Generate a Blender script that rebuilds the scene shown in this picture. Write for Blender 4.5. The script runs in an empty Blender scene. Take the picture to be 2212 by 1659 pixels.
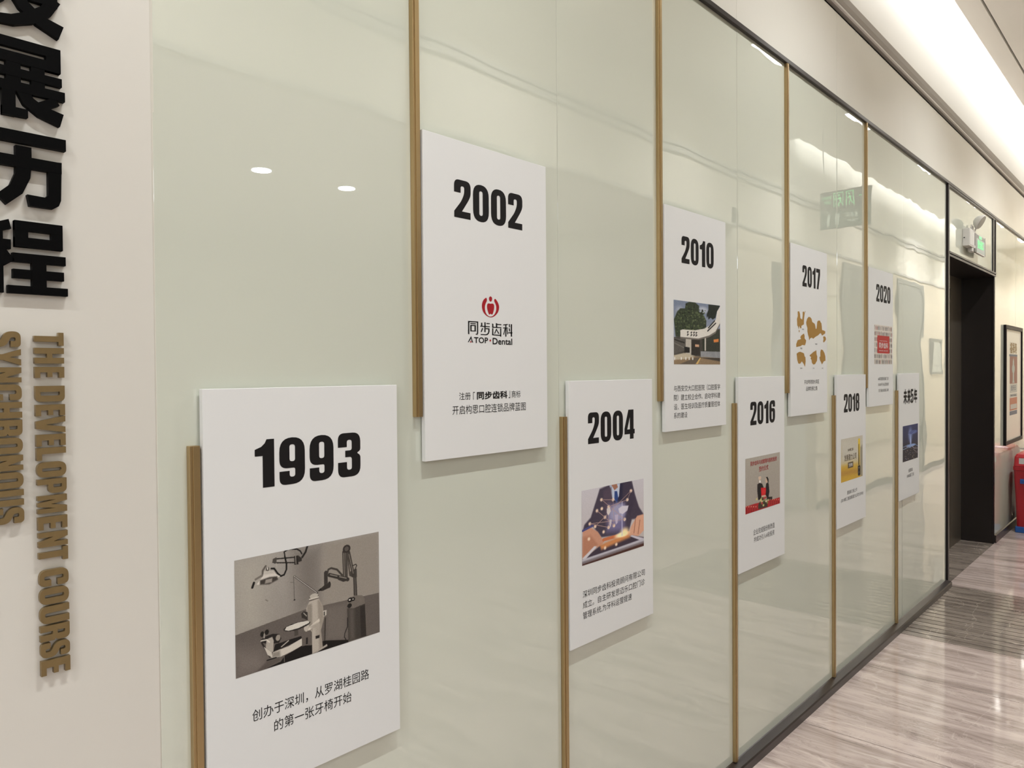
import bpy, bmesh, math, random
import numpy as np
from mathutils import Vector, Matrix

PI = math.pi
sc = bpy.context.scene
COL = sc.collection

# ------------------------------------------------------------------ values tuned against the photograph
COVE_P = 115.0           # power of the cove strip over the lettered wall (W)
LIN_E = 60.0             # glow of the corridor linear lights
LIN_P = 29.0             # power of each corridor linear light (W)
FAR_K = 3.1              # extra power added to the farther lights to brighten the corridor end
DOWN_E = 60.0            # lobby downlights
LOBBY_FILL = [(-4.6, -2.4, 1.2, 1.2, 112), (-2.4, -2.6, 1.2, 1.2, 74), (-1.0, -4.6, 1.2, 1.2, 70)]
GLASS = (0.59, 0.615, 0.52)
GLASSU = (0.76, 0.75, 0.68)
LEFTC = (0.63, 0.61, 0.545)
WAV = 0.0011
FLK = 1.04

# ------------------------------------------------------------------ camera
CAM_Y = -1.2779
yaw, pit, rol = 0.7374804, -0.0156392, -0.0077874
F = Vector((math.cos(pit)*math.cos(yaw), math.cos(pit)*math.sin(yaw), math.sin(pit)))
R0 = Vector((math.sin(yaw), -math.cos(yaw), 0)); U0 = R0.cross(F)
R = R0*math.cos(rol)+U0*math.sin(rol); U = -R0*math.sin(rol)+U0*math.cos(rol)
cd = bpy.data.cameras.new('camera'); cam = bpy.data.objects.new('camera', cd); COL.objects.link(cam)
cam.matrix_world = Matrix(((R.x, U.x, -F.x, 0), (R.y, U.y, -F.y, CAM_Y), (R.z, U.z, -F.z, 1.5), (0, 0, 0, 1)))
cd.sensor_fit = 'HORIZONTAL'; cd.sensor_width = 36.0; cd.lens = 36.0*1622.75/2212
cd.clip_start = 0.02; cd.clip_end = 100
sc.camera = cam

# ------------------------------------------------------------------ world, exposure, big lights
w = bpy.data.worlds.new('world'); sc.world = w; w.use_nodes = True
w.node_tree.nodes['Background'].inputs[0].default_value = (1, 0.95, 0.88, 1)
w.node_tree.nodes['Background'].inputs[1].default_value = 0.3
vs = sc.view_settings
vs.view_transform = 'Standard'; vs.look = 'None'; vs.gamma = 1; vs.use_curve_mapping = False
vs.exposure = -0.44

def area(name, loc, rot, sx, sy, power, color):
    l = bpy.data.lights.new(name, 'AREA'); l.shape = 'RECTANGLE'; l.size = sx; l.size_y = sy
    l.energy = power; l.color = color
    o = bpy.data.objects.new(name, l); o.location = loc; o.rotation_euler = rot; COL.objects.link(o)
    return o
NEUT = (0.932, 1.0, 1.10)
# LED strips lying on the edges of the dropped ceiling (they wash the tops of both walls)
area('cove_strip_light', (6.5, -0.195, 3.90), (math.radians(62), 0, 0), 19.0, 0.03, COVE_P, (1.0, 1.0, 0.985))
area('cove_strip_light', (12.15, -1.558, 3.90), (math.radians(62), 0, PI), 9.3, 0.03, COVE_P*0.27, (1.0, 1.0, 0.95))
# unseen soft fill lights added over the lobby to light the wall evenly
for (lx, ly, lw, ll, pw) in LOBBY_FILL:
    area('lobby_fill_light', (lx, ly, 2.935), (0, 0, 0), lw, ll, pw, NEUT)

# the slim corridor lights throw a downward beam (their housings are built further down)
LIN = [(-3.5, .6), (-1.3, .6), (0.9, .6), (3.1, .6), (5.35, .62), (7.27, .60), (9.5, .55), (11.95, .6), (14.0, .6), (16.0, .6)]
for lx, ll in LIN:
    o_ = area('linear_light_beam', (lx, -1.0, 3.763), (0, 0, 0), ll-.02, 0.036, LIN_P if lx < 11 else LIN_P*FAR_K, (0.98, 1.0, 1.03)); o_.data.spread = math.radians(125)

# ------------------------------------------------------------------ helpers
def s2l(c):
    c = c/255.0
    return c/12.92 if c <= 0.04045 else ((c+0.055)/1.055)**2.4
def rgb(r, g, b, k=1.0): return (min(1, s2l(r)*k), min(1, s2l(g)*k), min(1, s2l(b)*k), 1)

def mat(name, col, rough=0.5, metal=0.0, spec=0.5, emit=None, es=0.0):
    m = bpy.data.materials.new(name); m.use_nodes = True
    b = m.node_tree.nodes['Principled BSDF']
    b.inputs['Base Color'].default_value = col; b.inputs['Roughness'].default_value = rough
    b.inputs['Metallic'].default_value = metal; b.inputs['Specular IOR Level'].default_value = spec
    if emit: b.inputs['Emission Color'].default_value = emit; b.inputs['Emission Strength'].default_value = es
    return m
def N(m, t, **kw):
    n = m.node_tree.nodes.new(t)
    for k, v in kw.items(): setattr(n, k, v)
    return n
def L(m, a, b): m.node_tree.links.new(a, b)
def bsdf(m): return m.node_tree.nodes['Principled BSDF']

def glass_mat(name, col, wav=0.0012, ior=2.15, rough=0.003, k=0.045):
    """back-painted glass: smooth dielectric over paint, slightly wavy as float glass is when fixed"""
    m = mat(name, col, rough); b = bsdf(m); b.inputs['IOR'].default_value = ior
    g = N(m, 'ShaderNodeNewGeometry'); oi = N(m, 'ShaderNodeObjectInfo')
    ad = N(m, 'ShaderNodeVectorMath', operation='ADD'); cx = N(m, 'ShaderNodeCombineXYZ')
    ml = N(m, 'ShaderNodeMath', operation='MULTIPLY'); ml.inputs[1].default_value = 37.0
    L(m, oi.outputs['Random'], ml.inputs[0]); L(m, ml.outputs[0], cx.inputs[1])
    L(m, g.outputs['Position'], ad.inputs[0]); L(m, cx.outputs[0], ad.inputs[1])
    n1 = N(m, 'ShaderNodeTexNoise'); n1.inputs['Scale'].default_value = 3.2; n1.inputs['Detail'].default_value = 1.0
    L(m, ad.outputs[0], n1.inputs['Vector'])
    bp = N(m, 'ShaderNodeBump'); bp.inputs['Strength'].default_value = 1.0; bp.inputs['Distance'].default_value = wav
    L(m, n1.outputs['Fac'], bp.inputs['Height']); L(m, bp.outputs['Normal'], b.inputs['Normal'])
    # faint cloudiness of the back paint
    n2 = N(m, 'ShaderNodeTexNoise'); n2.inputs['Scale'].default_value = 1.3
    mx = N(m, 'ShaderNodeMixRGB'); mx.inputs[1].default_value = [c*(1-k) for c in col[:3]]+[1]; mx.inputs[2].default_value = [min(1, c*(1+k)) for c in col[:3]]+[1]
    L(m, ad.outputs[0], n2.inputs['Vector']); L(m, n2.outputs['Fac'], mx.inputs[0]); L(m, mx.outputs[0], b.inputs['Base Color'])
    return m

def marble_mat(name, c1, c2, vein, rough=0.07, dark=False):
    m = mat(name, c1, rough); b = bsdf(m)
    g = N(m, 'ShaderNodeNewGeometry'); oi = N(m, 'ShaderNodeObjectInfo')
    mp = N(m, 'ShaderNodeMapping'); mp.inputs['Scale'].default_value = (7.5, 1.0, 1); mp.inputs['Rotation'].default_value = (0, 0, 0.10)
    L(m, g.outputs['Position'], mp.inputs['Vector'])
    cx = N(m, 'ShaderNodeCombineXYZ'); ml = N(m, 'ShaderNodeMath', operation='MULTIPLY'); ml.inputs[1].default_value = 0.0 if dark else 19.0
    ad = N(m, 'ShaderNodeVectorMath', operation='ADD')
    L(m, oi.outputs['Random'], ml.inputs[0]); L(m, ml.outputs[0], cx.inputs[2]); L(m, mp.outputs[0], ad.inputs[0]); L(m, cx.outputs[0], ad.inputs[1])
    ad2 = N(m, 'ShaderNodeVectorMath', operation='ADD'); L(m, g.outputs['Position'], ad2.inputs[0]); L(m, cx.outputs[0], ad2.inputs[1])
    def noise(scale, detail, dist, vec, rg=0.55):
        n = N(m, 'ShaderNodeTexNoise'); n.inputs['Scale'].default_value = scale; n.inputs['Detail'].default_value = detail
        n.inputs['Distortion'].default_value = dist; n.inputs['Roughness'].default_value = rg; L(m, vec, n.inputs['Vector']); return n.outputs['Fac']
    def line(fac, w0, w1, lvl=0.5):       # thin line where the noise crosses a level
        a_ = N(m, 'ShaderNodeMath', operation='SUBTRACT'); a_.inputs[1].default_value = lvl; L(m, fac, a_.inputs[0])
        b_ = N(m, 'ShaderNodeMath', operation='ABSOLUTE'); L(m, a_.outputs[0], b_.inputs[0])
        r = N(m, 'ShaderNodeMapRange'); r.inputs['From Min'].default_value = w0; r.inputs['From Max'].default_value = w1
        r.inputs['To Min'].default_value = 1; r.inputs['To Max'].default_value = 0; L(m, b_.outputs[0], r.inputs['Value']); return r.outputs[0]
    def blend(fac, k, c_in, c2_):
        q = N(m, 'ShaderNodeMath', operation='MULTIPLY'); q.inputs[1].default_value = k; L(m, fac, q.inputs[0])
        x = N(m, 'ShaderNodeMixRGB'); x.inputs[2].default_value = c2_; L(m, q.outputs[0], x.inputs[0]); L(m, c_in, x.inputs[1]); return x.outputs[0]
    def mapped(scale, rot, vec):
        q = N(m, 'ShaderNodeMapping'); q.inputs['Scale'].default_value = scale; q.inputs['Rotation'].default_value = rot; L(m, vec, q.inputs['Vector']); return q.outputs[0]
    base = noise(1.1, 9, 1.1, ad.outputs[0], 0.66)
    r1 = N(m, 'ShaderNodeValToRGB'); r1.color_ramp.elements[0].position = 0.34; r1.color_ramp.elements[1].position = 0.58
    r1.color_ramp.elements[0].color = c2; r1.color_ramp.elements[1].color = c1; L(m, base, r1.inputs[0])
    col = r1.outputs[0]
    patch = noise(0.8, 3, 0.4, g.outputs['Position'])
    fine = line(noise(1.5, 7, 1.7, ad.outputs[0], 0.7), 0.0, 0.016, 0.47)          # thin dark jagged streaks
    pm = N(m, 'ShaderNodeMath', operation='MULTIPLY'); L(m, fine, pm.inputs[0]); L(m, patch, pm.inputs[1])
    col = blend(pm.outputs[0], 0.95, col, tuple(c*0.55 for c in c2[:3])+(1,))
    v1 = line(noise(1.2, 3, 0.35, mapped((2.2, 0.45, 1), (0, 0, 0.9), ad2.outputs[0]), 0.5), 0.0, 0.0045)
    v2 = line(noise(1.5, 4, 0.5, mapped((0.6, 2.0, 1), (0, 0, 0.5), ad2.outputs[0]), 0.5), 0.0, 0.0035, 0.46)
    pv = N(m, 'ShaderNodeMath', operation='MULTIPLY'); pv.use_clamp = True; pv.inputs[1].default_value = 1.6; L(m, patch, pv.inputs[0])
    col = blend(v1, 0.6 if dark else 0.24, col, vein); col = blend(v2, 0.5 if dark else 0.2, col, vein)
    L(m, col, b.inputs['Base Color'])
    n3 = N(m, 'ShaderNodeTexNoise'); n3.inputs['Scale'].default_value = 5.0
    bp = N(m, 'ShaderNodeBump'); bp.inputs['Distance'].default_value = 0.0009; L(m, g.outputs['Position'], n3.inputs['Vector'])
    L(m, n3.outputs['Fac'], bp.inputs['Height']); L(m, bp.outputs['Normal'], b.inputs['Normal'])
    return m

def brushed(name, col, rough, axis_scale, metal=1.0, amt=0.25):
    m = mat(name, col, rough, metal); b = bsdf(m)
    tc = N(m, 'ShaderNodeTexCoord'); mp = N(m, 'ShaderNodeMapping'); mp.inputs['Scale'].default_value = axis_scale
    L(m, tc.outputs['Object'], mp.inputs[0]); n = N(m, 'ShaderNodeTexNoise'); n.inputs['Scale'].default_value = 60; n.inputs['Detail'].default_value = 3
    L(m, mp.outputs[0], n.inputs['Vector'])
    mx = N(m, 'ShaderNodeMixRGB'); mx.inputs[1].default_value = [c*(1-amt) for c in col[:3]]+[1]; mx.inputs[2].default_value = [min(1, c*(1+amt)) for c in col[:3]]+[1]
    L(m, n.outputs['Fac'], mx.inputs[0]); L(m, mx.outputs[0], b.inputs['Base Color'])
    return m

# glass, paint, metal, stone
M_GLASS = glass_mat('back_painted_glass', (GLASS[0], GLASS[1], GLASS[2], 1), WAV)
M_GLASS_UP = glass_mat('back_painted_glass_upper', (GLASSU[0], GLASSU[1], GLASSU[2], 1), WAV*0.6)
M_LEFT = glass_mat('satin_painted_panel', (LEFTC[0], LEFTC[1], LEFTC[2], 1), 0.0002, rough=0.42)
M_EDGE = mat('polished_glass_edge', (0.62, 0.66, 0.58, 1), 0.15)
M_WHITE = mat('white_plaster', (0.80, 0.78, 0.73, 1), 0.85, spec=0.2)
M_CEIL = mat('ceiling_paint', (0.93, 0.895, 0.83, 1), 0.8, spec=0.2)
M_CORN = mat('cornice_paint', (0.40, 0.37, 0.33, 1), 0.6)
M_CORNL = mat('cornice_light_bead', (0.7, 0.67, 0.62, 1), 0.5)
M_BEIGE = glass_mat('beige_wall_glass', (0.64, 0.55, 0.42, 1), 0.0004)
M_GREYDOOR = brushed('grey_lift_steel', (0.24, 0.235, 0.22, 1), 0.45, (1, 1, 0.02), 0.6, 0.1)
M_BLACKM = mat('dark_bronze_trim', (0.020, 0.016, 0.016, 1), 0.32, 0.15, spec=0.3)
M_JAMB = mat('black_jamb', (0.012, 0.0085, 0.0075, 1), 0.35)
M_DOOR = brushed('dark_bronze_lift_door', (0.085, 0.068, 0.045, 1), 0.3, (1, 1, 0.01), 0.85, 0.2)
M_DOORL = brushed('bronze_lift_frame', (0.21, 0.18, 0.14, 1), 0.35, (1, 1, 0.01), 0.8, 0.1)
M_SKIRT = mat('dark_skirting', (0.026, 0.019, 0.017, 1), 0.3, 0.2)
M_GOLD = brushed('brushed_gold_bar', (0.44, 0.32, 0.16, 1), 0.32, (1, 1, 0.01), 0.85, 0.12)
M_BRONZE = brushed('bronze_letter_paint', (0.235, 0.165, 0.072, 1), 0.42, (1, 1, 0.3), 0.55, 0.12)
M_BLACKL = mat('black_acrylic', (0.003, 0.003, 0.003, 1), 0.5, spec=0.04)
M_BOARD = mat('white_board_face', (0.69, 0.695, 0.675, 1), 0.55, spec=0.25)
M_INK = mat('black_ink', (0.010, 0.009, 0.009, 1), 0.6, spec=0.15)
M_REDINK = mat('red_ink', (0.33, 0.012, 0.018, 1), 0.6, spec=0.2)
M_MAP = mat('ochre_ink', (0.34, 0.19, 0.045, 1), 0.6, spec=0.2)
M_FLOOR = marble_mat('polished_grey_marble', rgb(190, 174, 165, FLK), rgb(142, 127, 119, FLK), rgb(222, 208, 198, FLK))
M_FLOORD = marble_mat('dark_grey_marble', rgb(140, 129, 118), rgb(100, 90, 82), rgb(190, 178, 164), 0.1, dark=True)
M_JOINT = mat('dark_joint', (0.012, 0.010, 0.009, 1), 0.8, spec=0.1)
M_PLASTIC = mat('white_plastic', (0.66, 0.64, 0.60, 1), 0.4)
M_LENS = mat('lamp_lens', (0.32, 0.31, 0.29, 1), 0.2)
M_DARKP = mat('dark_plastic', (0.012, 0.014, 0.013, 1), 0.35)
M_FRAME = mat('black_frame_wood', (0.010, 0.009, 0.009, 1), 0.45, spec=0.12)
M_SCREEN = mat('sign_plate', (0.30, 0.33, 0.31, 1), 0.3, emit=(0.45, 0.6, 0.5, 1), es=0.12)
M_SGREY = mat('sign_plate_grey', (0.13, 0.13, 0.12, 1), 0.3)
M_SGREEN = mat('lit_green', (0.05, 0.5, 0.15, 1), 0.4, emit=(0.30, 1.0, 0.42, 1), es=0.95)
M_SIGNG = mat('sign_dark_green', (0.012, 0.018, 0.013, 1), 0.35)
M_SIGNP = mat('sign_panel_green', (0.045, 0.10, 0.07, 1), 0.35, emit=(0.10, 0.2, 0.14, 1), es=0.12)
M_SIGNW = mat('sign_white', (0.6, 0.7, 0.62, 1), 0.35, emit=(0.6, 0.75, 0.6, 1), es=0.5)
M_RED = mat('red_bin_plastic', (0.33, 0.010, 0.018, 1), 0.32)
M_REDL = mat('red_bin_lid', (0.42, 0.014, 0.022, 1), 0.28)
M_BLUE = mat('blue_plastic', (0.012, 0.08, 0.30, 1), 0.4)
M_LABEL = mat('grey_paper_label', (0.5, 0.49, 0.48, 1), 0.6)
M_LIGHT = mat('lit_diffuser', (1, 1, 1, 1), 0.5, emit=(1, 0.97, 0.92, 1), es=LIN_E)  # seen as streaks in the glass
M_DOWN = mat('lit_downlight', (1, 1, 1, 1), 0.5, emit=(0.93, 0.98, 1.0, 1), es=DOWN_E)
M_MOUNT = mat('picture_mat', (0.70, 0.66, 0.55, 1), 0.4)
M_PRINT = bpy.data.materials.new('printed_ink'); M_PRINT.use_nodes = True
_a = N(M_PRINT, 'ShaderNodeAttribute'); _a.attribute_name = 'Col'; L(M_PRINT, _a.outputs['Color'], bsdf(M_PRINT).inputs['Base Color'])
bsdf(M_PRINT).inputs['Roughness'].default_value = 0.6; bsdf(M_PRINT).inputs['Specular IOR Level'].default_value = 0.2

def link(name, me, parent=None, **props):
    o = bpy.data.objects.new(name, me); COL.objects.link(o)
    if parent is not None: o.parent = parent
    for k, v in props.items(): o[k] = v
    return o
def empty(name, loc, label, cat, group=None):
    o = bpy.data.objects.new(name, None); o.location = loc; COL.objects.link(o); o.empty_display_size = 0.1
    o['label'] = label; o['category'] = cat
    if group: o['group'] = group
    return o
def mesh(name, bm, mats):
    me = bpy.data.meshes.new(name); bm.normal_update(); bm.to_mesh(me); bm.free()
    for m in (mats if isinstance(mats, (list, tuple)) else [mats]): me.materials.append(m)
    return me
def add_box(bm, lo, hi, bev=0.0, mi=0):
    g = bmesh.ops.create_cube(bm, size=1)
    c = [(a+b)/2 for a, b in zip(lo, hi)]; s = [abs(b-a) for a, b in zip(lo, hi)]
    for v in g['verts']: v.co = Vector([v.co[i]*s[i]+c[i] for i in range(3)])
    fs = set(f for v in g['verts'] for f in v.link_faces)
    if bev > 0:
        es = list(set(e for v in g['verts'] for e in v.link_edges))
        r = bmesh.ops.bevel(bm, geom=es, offset=bev, segments=2, affect='EDGES', profile=0.5)
        fs = set(r['faces']) | set(f for f in fs if f.is_valid)
    for f in fs:
        if f.is_valid: f.material_index = mi
def box(name, lo, hi, m, parent=None, bev=0.0, **props):
    bm = bmesh.new(); add_box(bm, lo, hi, bev); return link(name, mesh(name, bm, m), parent, **props)
def boxes(name, lst, m, parent=None, bev=0.0, **props):
    bm = bmesh.new()
    for b in lst: add_box(bm, b[0], b[1], bev, b[2] if len(b) > 2 else 0)
    return link(name, mesh(name, bm, m), parent, **props)

# ---- flat shapes from contours (with holes), optionally thick
def round_poly(pts, seg=6):
    out = []; n = len(pts)
    for i in range(n):
        p = pts[i]; r = p[2] if len(p) > 2 else 0
        if r <= 0: out.append((p[0], p[1])); continue
        a = Vector(pts[i-1][:2]); b = Vector(p[:2]); c = Vector(pts[(i+1) % n][:2])
        da = (a-b); dc = (c-b); la, lc = da.length, dc.length
        if la < 1e-6 or lc < 1e-6: out.append((b.x, b.y)); continue
        t = min(r, la*0.5, lc*0.5)
        p0 = b+da/la*t; p2 = b+dc/lc*t
        for k in range(seg+1):
            u = k/seg; q = p0*(1-u)**2+b*2*u*(1-u)+p2*u*u
            # pull quadratic toward a circular arc
            out.append((q.x, q.y))
    return out
def curve_mesh(name, contours, depth, m, bev=0.0):
    """contours: lists of (x,y); filled even-odd; returned mesh is centred on z=0..depth"""
    cu = bpy.data.curves.new(name, 'CURVE'); cu.dimensions = '2D'; cu.fill_mode = 'BOTH' if depth > 0 else 'FRONT'
    cu.extrude = depth/2
    if bev: cu.bevel_depth = bev; cu.bevel_resolution = 1
    for c in contours:
        s = cu.splines.new('POLY'); s.points.add(len(c)-1); s.use_cyclic_u = True
        for q, (x, y) in zip(s.points, c): q.co = (x, y, 0, 1)
    o = bpy.data.objects.new(name, cu); COL.objects.link(o)
    dg = bpy.context.evaluated_depsgraph_get(); me = bpy.data.meshes.new_from_object(o.evaluated_get(dg))
    bpy.data.objects.remove(o); bpy.data.curves.remove(cu)
    me.materials.clear(); me.materials.append(m); me.name = name
    return me
def text_mesh(name, body, m, bold=0.0, spacing=1.0):
    if bold:       # heavier print: the same outline set several times, a little apart
        return join_meshes(name, [(shift(text_mesh(name, body, m), bold*math.cos(i*PI/4), bold*math.sin(i*PI/4), i*2.5e-5), 0) for i in range(8)], m)
    cu = bpy.data.curves.new(name, 'FONT'); cu.body = body; cu.size = 1; cu.resolution_u = 3
    cu.fill_mode = 'FRONT' if True else 'BOTH'; cu.offset = bold; cu.space_character = spacing
    o = bpy.data.objects.new(name, cu); COL.objects.link(o)
    dg = bpy.context.evaluated_depsgraph_get(); me = bpy.data.meshes.new_from_object(o.evaluated_get(dg))
    bpy.data.objects.remove(o); bpy.data.curves.remove(cu)
    me.materials.clear(); me.materials.append(m); me.name = name
    return me
def shift(me, dx, dy, dz=0.0):
    for v in me.vertices: v.co.x += dx; v.co.y += dy; v.co.z += dz
    return me
def fit_box(me, x0, y0, x1, y1):
    """scale the flat mesh so that its bounds are the box (y up)"""
    xs = [v.co.x for v in me.vertices]; ys = [v.co.y for v in me.vertices]
    if not xs: return me
    a, b, c, d = min(xs), max(xs), min(ys), max(ys)
    for v in me.vertices:
        v.co.x = x0+(v.co.x-a)/(b-a)*(x1-x0); v.co.y = y0+(v.co.y-c)/(d-c)*(y1-y0)
    return me
def join_meshes(name, mes, mats):
    bm = bmesh.new()
    for me, mi in mes:
        n0 = len(bm.faces); bm.from_mesh(me); bm.faces.ensure_lookup_table()
        for f in bm.faces[n0:]: f.material_index = mi
        bpy.data.meshes.remove(me)
    return mesh(name, bm, mats)
WALLROT = (PI/2, 0, 0)          # flat XY drawings stand up on the wall and face -Y

GL = {
'0': [[(0,0,.3),(.6,0,.3),(.6,1,.3),(0,1,.3)], [(.235,.17,.065),(.365,.17,.065),(.365,.83,.065),(.235,.83,.065)]],
'1': [[(.43,1),(.43,0),(.17,0),(.17,.66),(0,.66),(0,.80),(.14,.85),(.22,.92),(.26,1)]],
'2': [[(0,0),(.59,0),(.59,.18),(.28,.18),(.52,.50,.1),(.6,.64,.1),(.6,1,.3),(0,1,.3),(0,.66),(.235,.66),(.235,.84,.06),(.365,.84,.06),(.365,.66,.1),(.26,.45,.1),(0,.16)]],
'3': [[(0,0,.3),(.6,0,.3),(.6,.47,.12),(.5,.53,.04),(.6,.58,.12),(.6,1,.3),(0,1,.3),(0,.68),(.235,.68),(.235,.84,.06),(.365,.84,.06),(.365,.60,.06),(.19,.60),(.19,.45),(.365,.45,.06),(.365,.16,.06),(.235,.16,.06),(.235,.34),(0,.34)]],
'4': [[(.33,0),(.56,0),(.56,.17),(.63,.17),(.63,.33),(.56,.33),(.56,1),(.24,1),(0,.36),(0,.17),(.33,.17)], [(.33,.33),(.33,.74),(.17,.33)]],
'5': [[(0,0,.3),(.6,0,.3),(.6,.66,.25),(.24,.66,.05),(.24,.83),(.55,.83),(.55,1),(0,1),(0,.42),(.235,.42),(.235,.52,.06),(.365,.52,.06),(.365,.16,.06),(.235,.16,.06),(.235,.32),(0,.32)]],
'7': [[(.08,0),(.33,0),(.57,.72),(.57,1),(0,1),(0,.81),(.32,.81)]],
'8': [[(0,0,.3),(.6,0,.3),(.6,.49,.12),(.53,.53,.02),(.6,.57,.12),(.6,1,.3),(0,1,.3),(0,.57,.12),(.07,.53,.02),(0,.49,.12)], [(.235,.16,.06),(.365,.16,.06),(.365,.45,.06),(.235,.45,.06)], [(.235,.60,.06),(.365,.60,.06),(.365,.85,.06),(.235,.85,.06)]],
'9': [[(0,0,.3),(.6,0,.3),(.6,1,.3),(0,1,.3),(0,.35,.22),(.365,.35,.04),(.365,.16,.06),(.235,.16,.06),(.235,.29),(0,.29)], [(.235,.49,.06),(.365,.49,.06),(.365,.85,.06),(.235,.85,.06)]],
'T': [[(.15,0),(.38,0),(.38,.82),(.53,.82),(.53,1),(0,1),(0,.82),(.15,.82)]],
'H': [[(0,0),(.23,0),(.23,.42),(.38,.42),(.38,0),(.61,0),(.61,1),(.38,1),(.38,.6),(.23,.6),(.23,1),(0,1)]],
'E': [[(0,0),(.46,0),(.46,.18),(.23,.18),(.23,.42),(.43,.42),(.43,.59),(.23,.59),(.23,.82),(.46,.82),(.46,1),(0,1)]],
'D': [[(0,0),(.6,0,.2),(.6,1,.2),(0,1)], [(.23,.17),(.37,.17,.06),(.37,.83,.06),(.23,.83)]],
'V': [[(0,1),(.23,1),(.33,.32),(.43,1),(.66,1),(.47,0),(.19,0)]],
'L': [[(0,0),(.46,0),(.46,.18),(.23,.18),(.23,1),(0,1)]],
'O': [[(0,0,.28),(.6,0,.28),(.6,1,.28),(0,1,.28)], [(.235,.17,.06),(.365,.17,.06),(.365,.83,.06),(.235,.83,.06)]],
'P': [[(0,0),(.23,0),(.23,.37),(.6,.37,.2),(.6,1,.2),(0,1)], [(.23,.54),(.37,.54,.05),(.37,.84,.05),(.23,.84)]],
'M': [[(0,0),(.2,0),(.2,.62),(.32,0),(.48,0),(.6,.62),(.6,0),(.8,0),(.8,1),(.52,1),(.4,.45),(.28,1),(0,1)]],
'N': [[(0,0),(.2,0),(.2,.5),(.38,0),(.6,0),(.6,1),(.4,1),(.4,.5),(.22,1),(0,1)]],
'C': [[(0,0,.28),(.6,0,.28),(.6,.40),(.37,.40),(.37,.17,.06),(.23,.17,.06),(.23,.83,.06),(.37,.83,.06),(.37,.62),(.6,.62),(.6,1,.28),(0,1,.28)]],
'U': [[(0,0,.28),(.6,0,.28),(.6,1),(.37,1),(.37,.17,.06),(.23,.17,.06),(.23,1),(0,1)]],
'R': [[(0,0),(.23,0),(.23,.42),(.36,.42,.05),(.36,0),(.6,0),(.6,.47,.1),(.52,.52),(.6,.57,.1),(.6,1,.2),(0,1)], [(.23,.58),(.36,.58,.05),(.36,.84,.05),(.23,.84)]],
'S': [[(0,0,.26),(.6,0,.26),(.6,.50,.2),(.23,.68,.06),(.23,.84,.06),(.37,.84,.06),(.37,.68),(.6,.68),(.6,1,.26),(0,1,.26),(0,.52,.2),(.37,.34,.06),(.37,.16,.06),(.23,.16,.06),(.23,.33),(0,.33)]],
'Y': [[(0,1),(.23,1),(.31,.64),(.39,1),(.62,1),(.42,.42),(.42,0),(.20,0),(.20,.42)]],
}
GL['6'] = [[(.6-p[0], 1-p[1])+tuple(p[2:]) for p in c] for c in GL['9']]
def glyph_w(ch): return max(p[0] for c in GL[ch] for p in c)
def glyph_contours(ch, ox=0, oy=0, s=1.0):
    return [[(ox+x*s, oy+y*s) for x, y in round_poly(c)] for c in GL[ch]]
def word_mesh(name, word, m, gap=0.09):
    cs = []; x = 0
    for ch in word: cs += glyph_contours(ch, x); x += glyph_w(ch)+gap
    return curve_mesh(name, cs, 0, m)

# ---- prints made of small coloured facets
def paint(shapes, w, h):
    img = np.zeros((h, w, 3)); ys, xs = np.mgrid[0:h, 0:w]; U_ = (xs+.5)/w; V_ = (ys+.5)/h; asp = h/w
    def mixin(a, c):
        a = a[..., None]; img[:] = img*(1-a)+np.array(c, float)*a
    for s in shapes:
        k = s[0]
        if k == 'G':
            for i in range(3): img[..., i] = s[2][i]+(s[3][i]-s[2][i])*V_
            continue
        col = s[2]
        if k == 'P' or k == 'L':
            pts = s[1]; soft = (s[3] if len(s) > 3 else 0) if k == 'P' else 0
            P = np.array(pts, float); n = len(P)
            d2 = np.full((h, w), 1e9); inside = np.zeros((h, w), bool)
            rng = range(n) if k == 'P' else range(n-1)
            for i in rng:
                ax, ay = P[i]; bx, by = P[(i+1) % n]
                ex, ey = bx-ax, (by-ay)*asp; wx, wy = U_-ax, (V_-ay)*asp
                t = np.clip((wx*ex+wy*ey)/(ex*ex+ey*ey+1e-12), 0, 1)
                d2 = np.minimum(d2, (wx-ex*t)**2+(wy-ey*t)**2)
                if k == 'P':
                    c = ((ay > V_) != (by > V_)) & (U_ < (bx-ax)*(V_-ay)/((by-ay) if abs(by-ay) > 1e-9 else 1e-9)+ax)
                    inside ^= c
            d = np.sqrt(d2)
            if k == 'P': sd = np.where(inside, d, -d); e = max(soft, 0.5/w); a = np.clip(sd/(2*e)+.5, 0, 1)
            else: a = np.clip((s[3]/2-d)/(1.0/w)+.5, 0, 1)
            mixin(a*a*(3-2*a), col)
        if k == 'E':
            cx, cy, rx, ry = s[1]; soft = max(s[3] if len(s) > 3 else 0, 0.5/w); rx = max(rx, 1e-3); ry = max(ry, 1e-3)
            q = np.sqrt(((U_-cx)/rx)**2+((V_-cy)/ry)**2); sd = (1-q)*rx
            a = np.clip(sd/(2*soft)+.5, 0, 1); mixin(a*a*(3-2*a), col)
    return img
PRINT_K = 1.13
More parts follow.
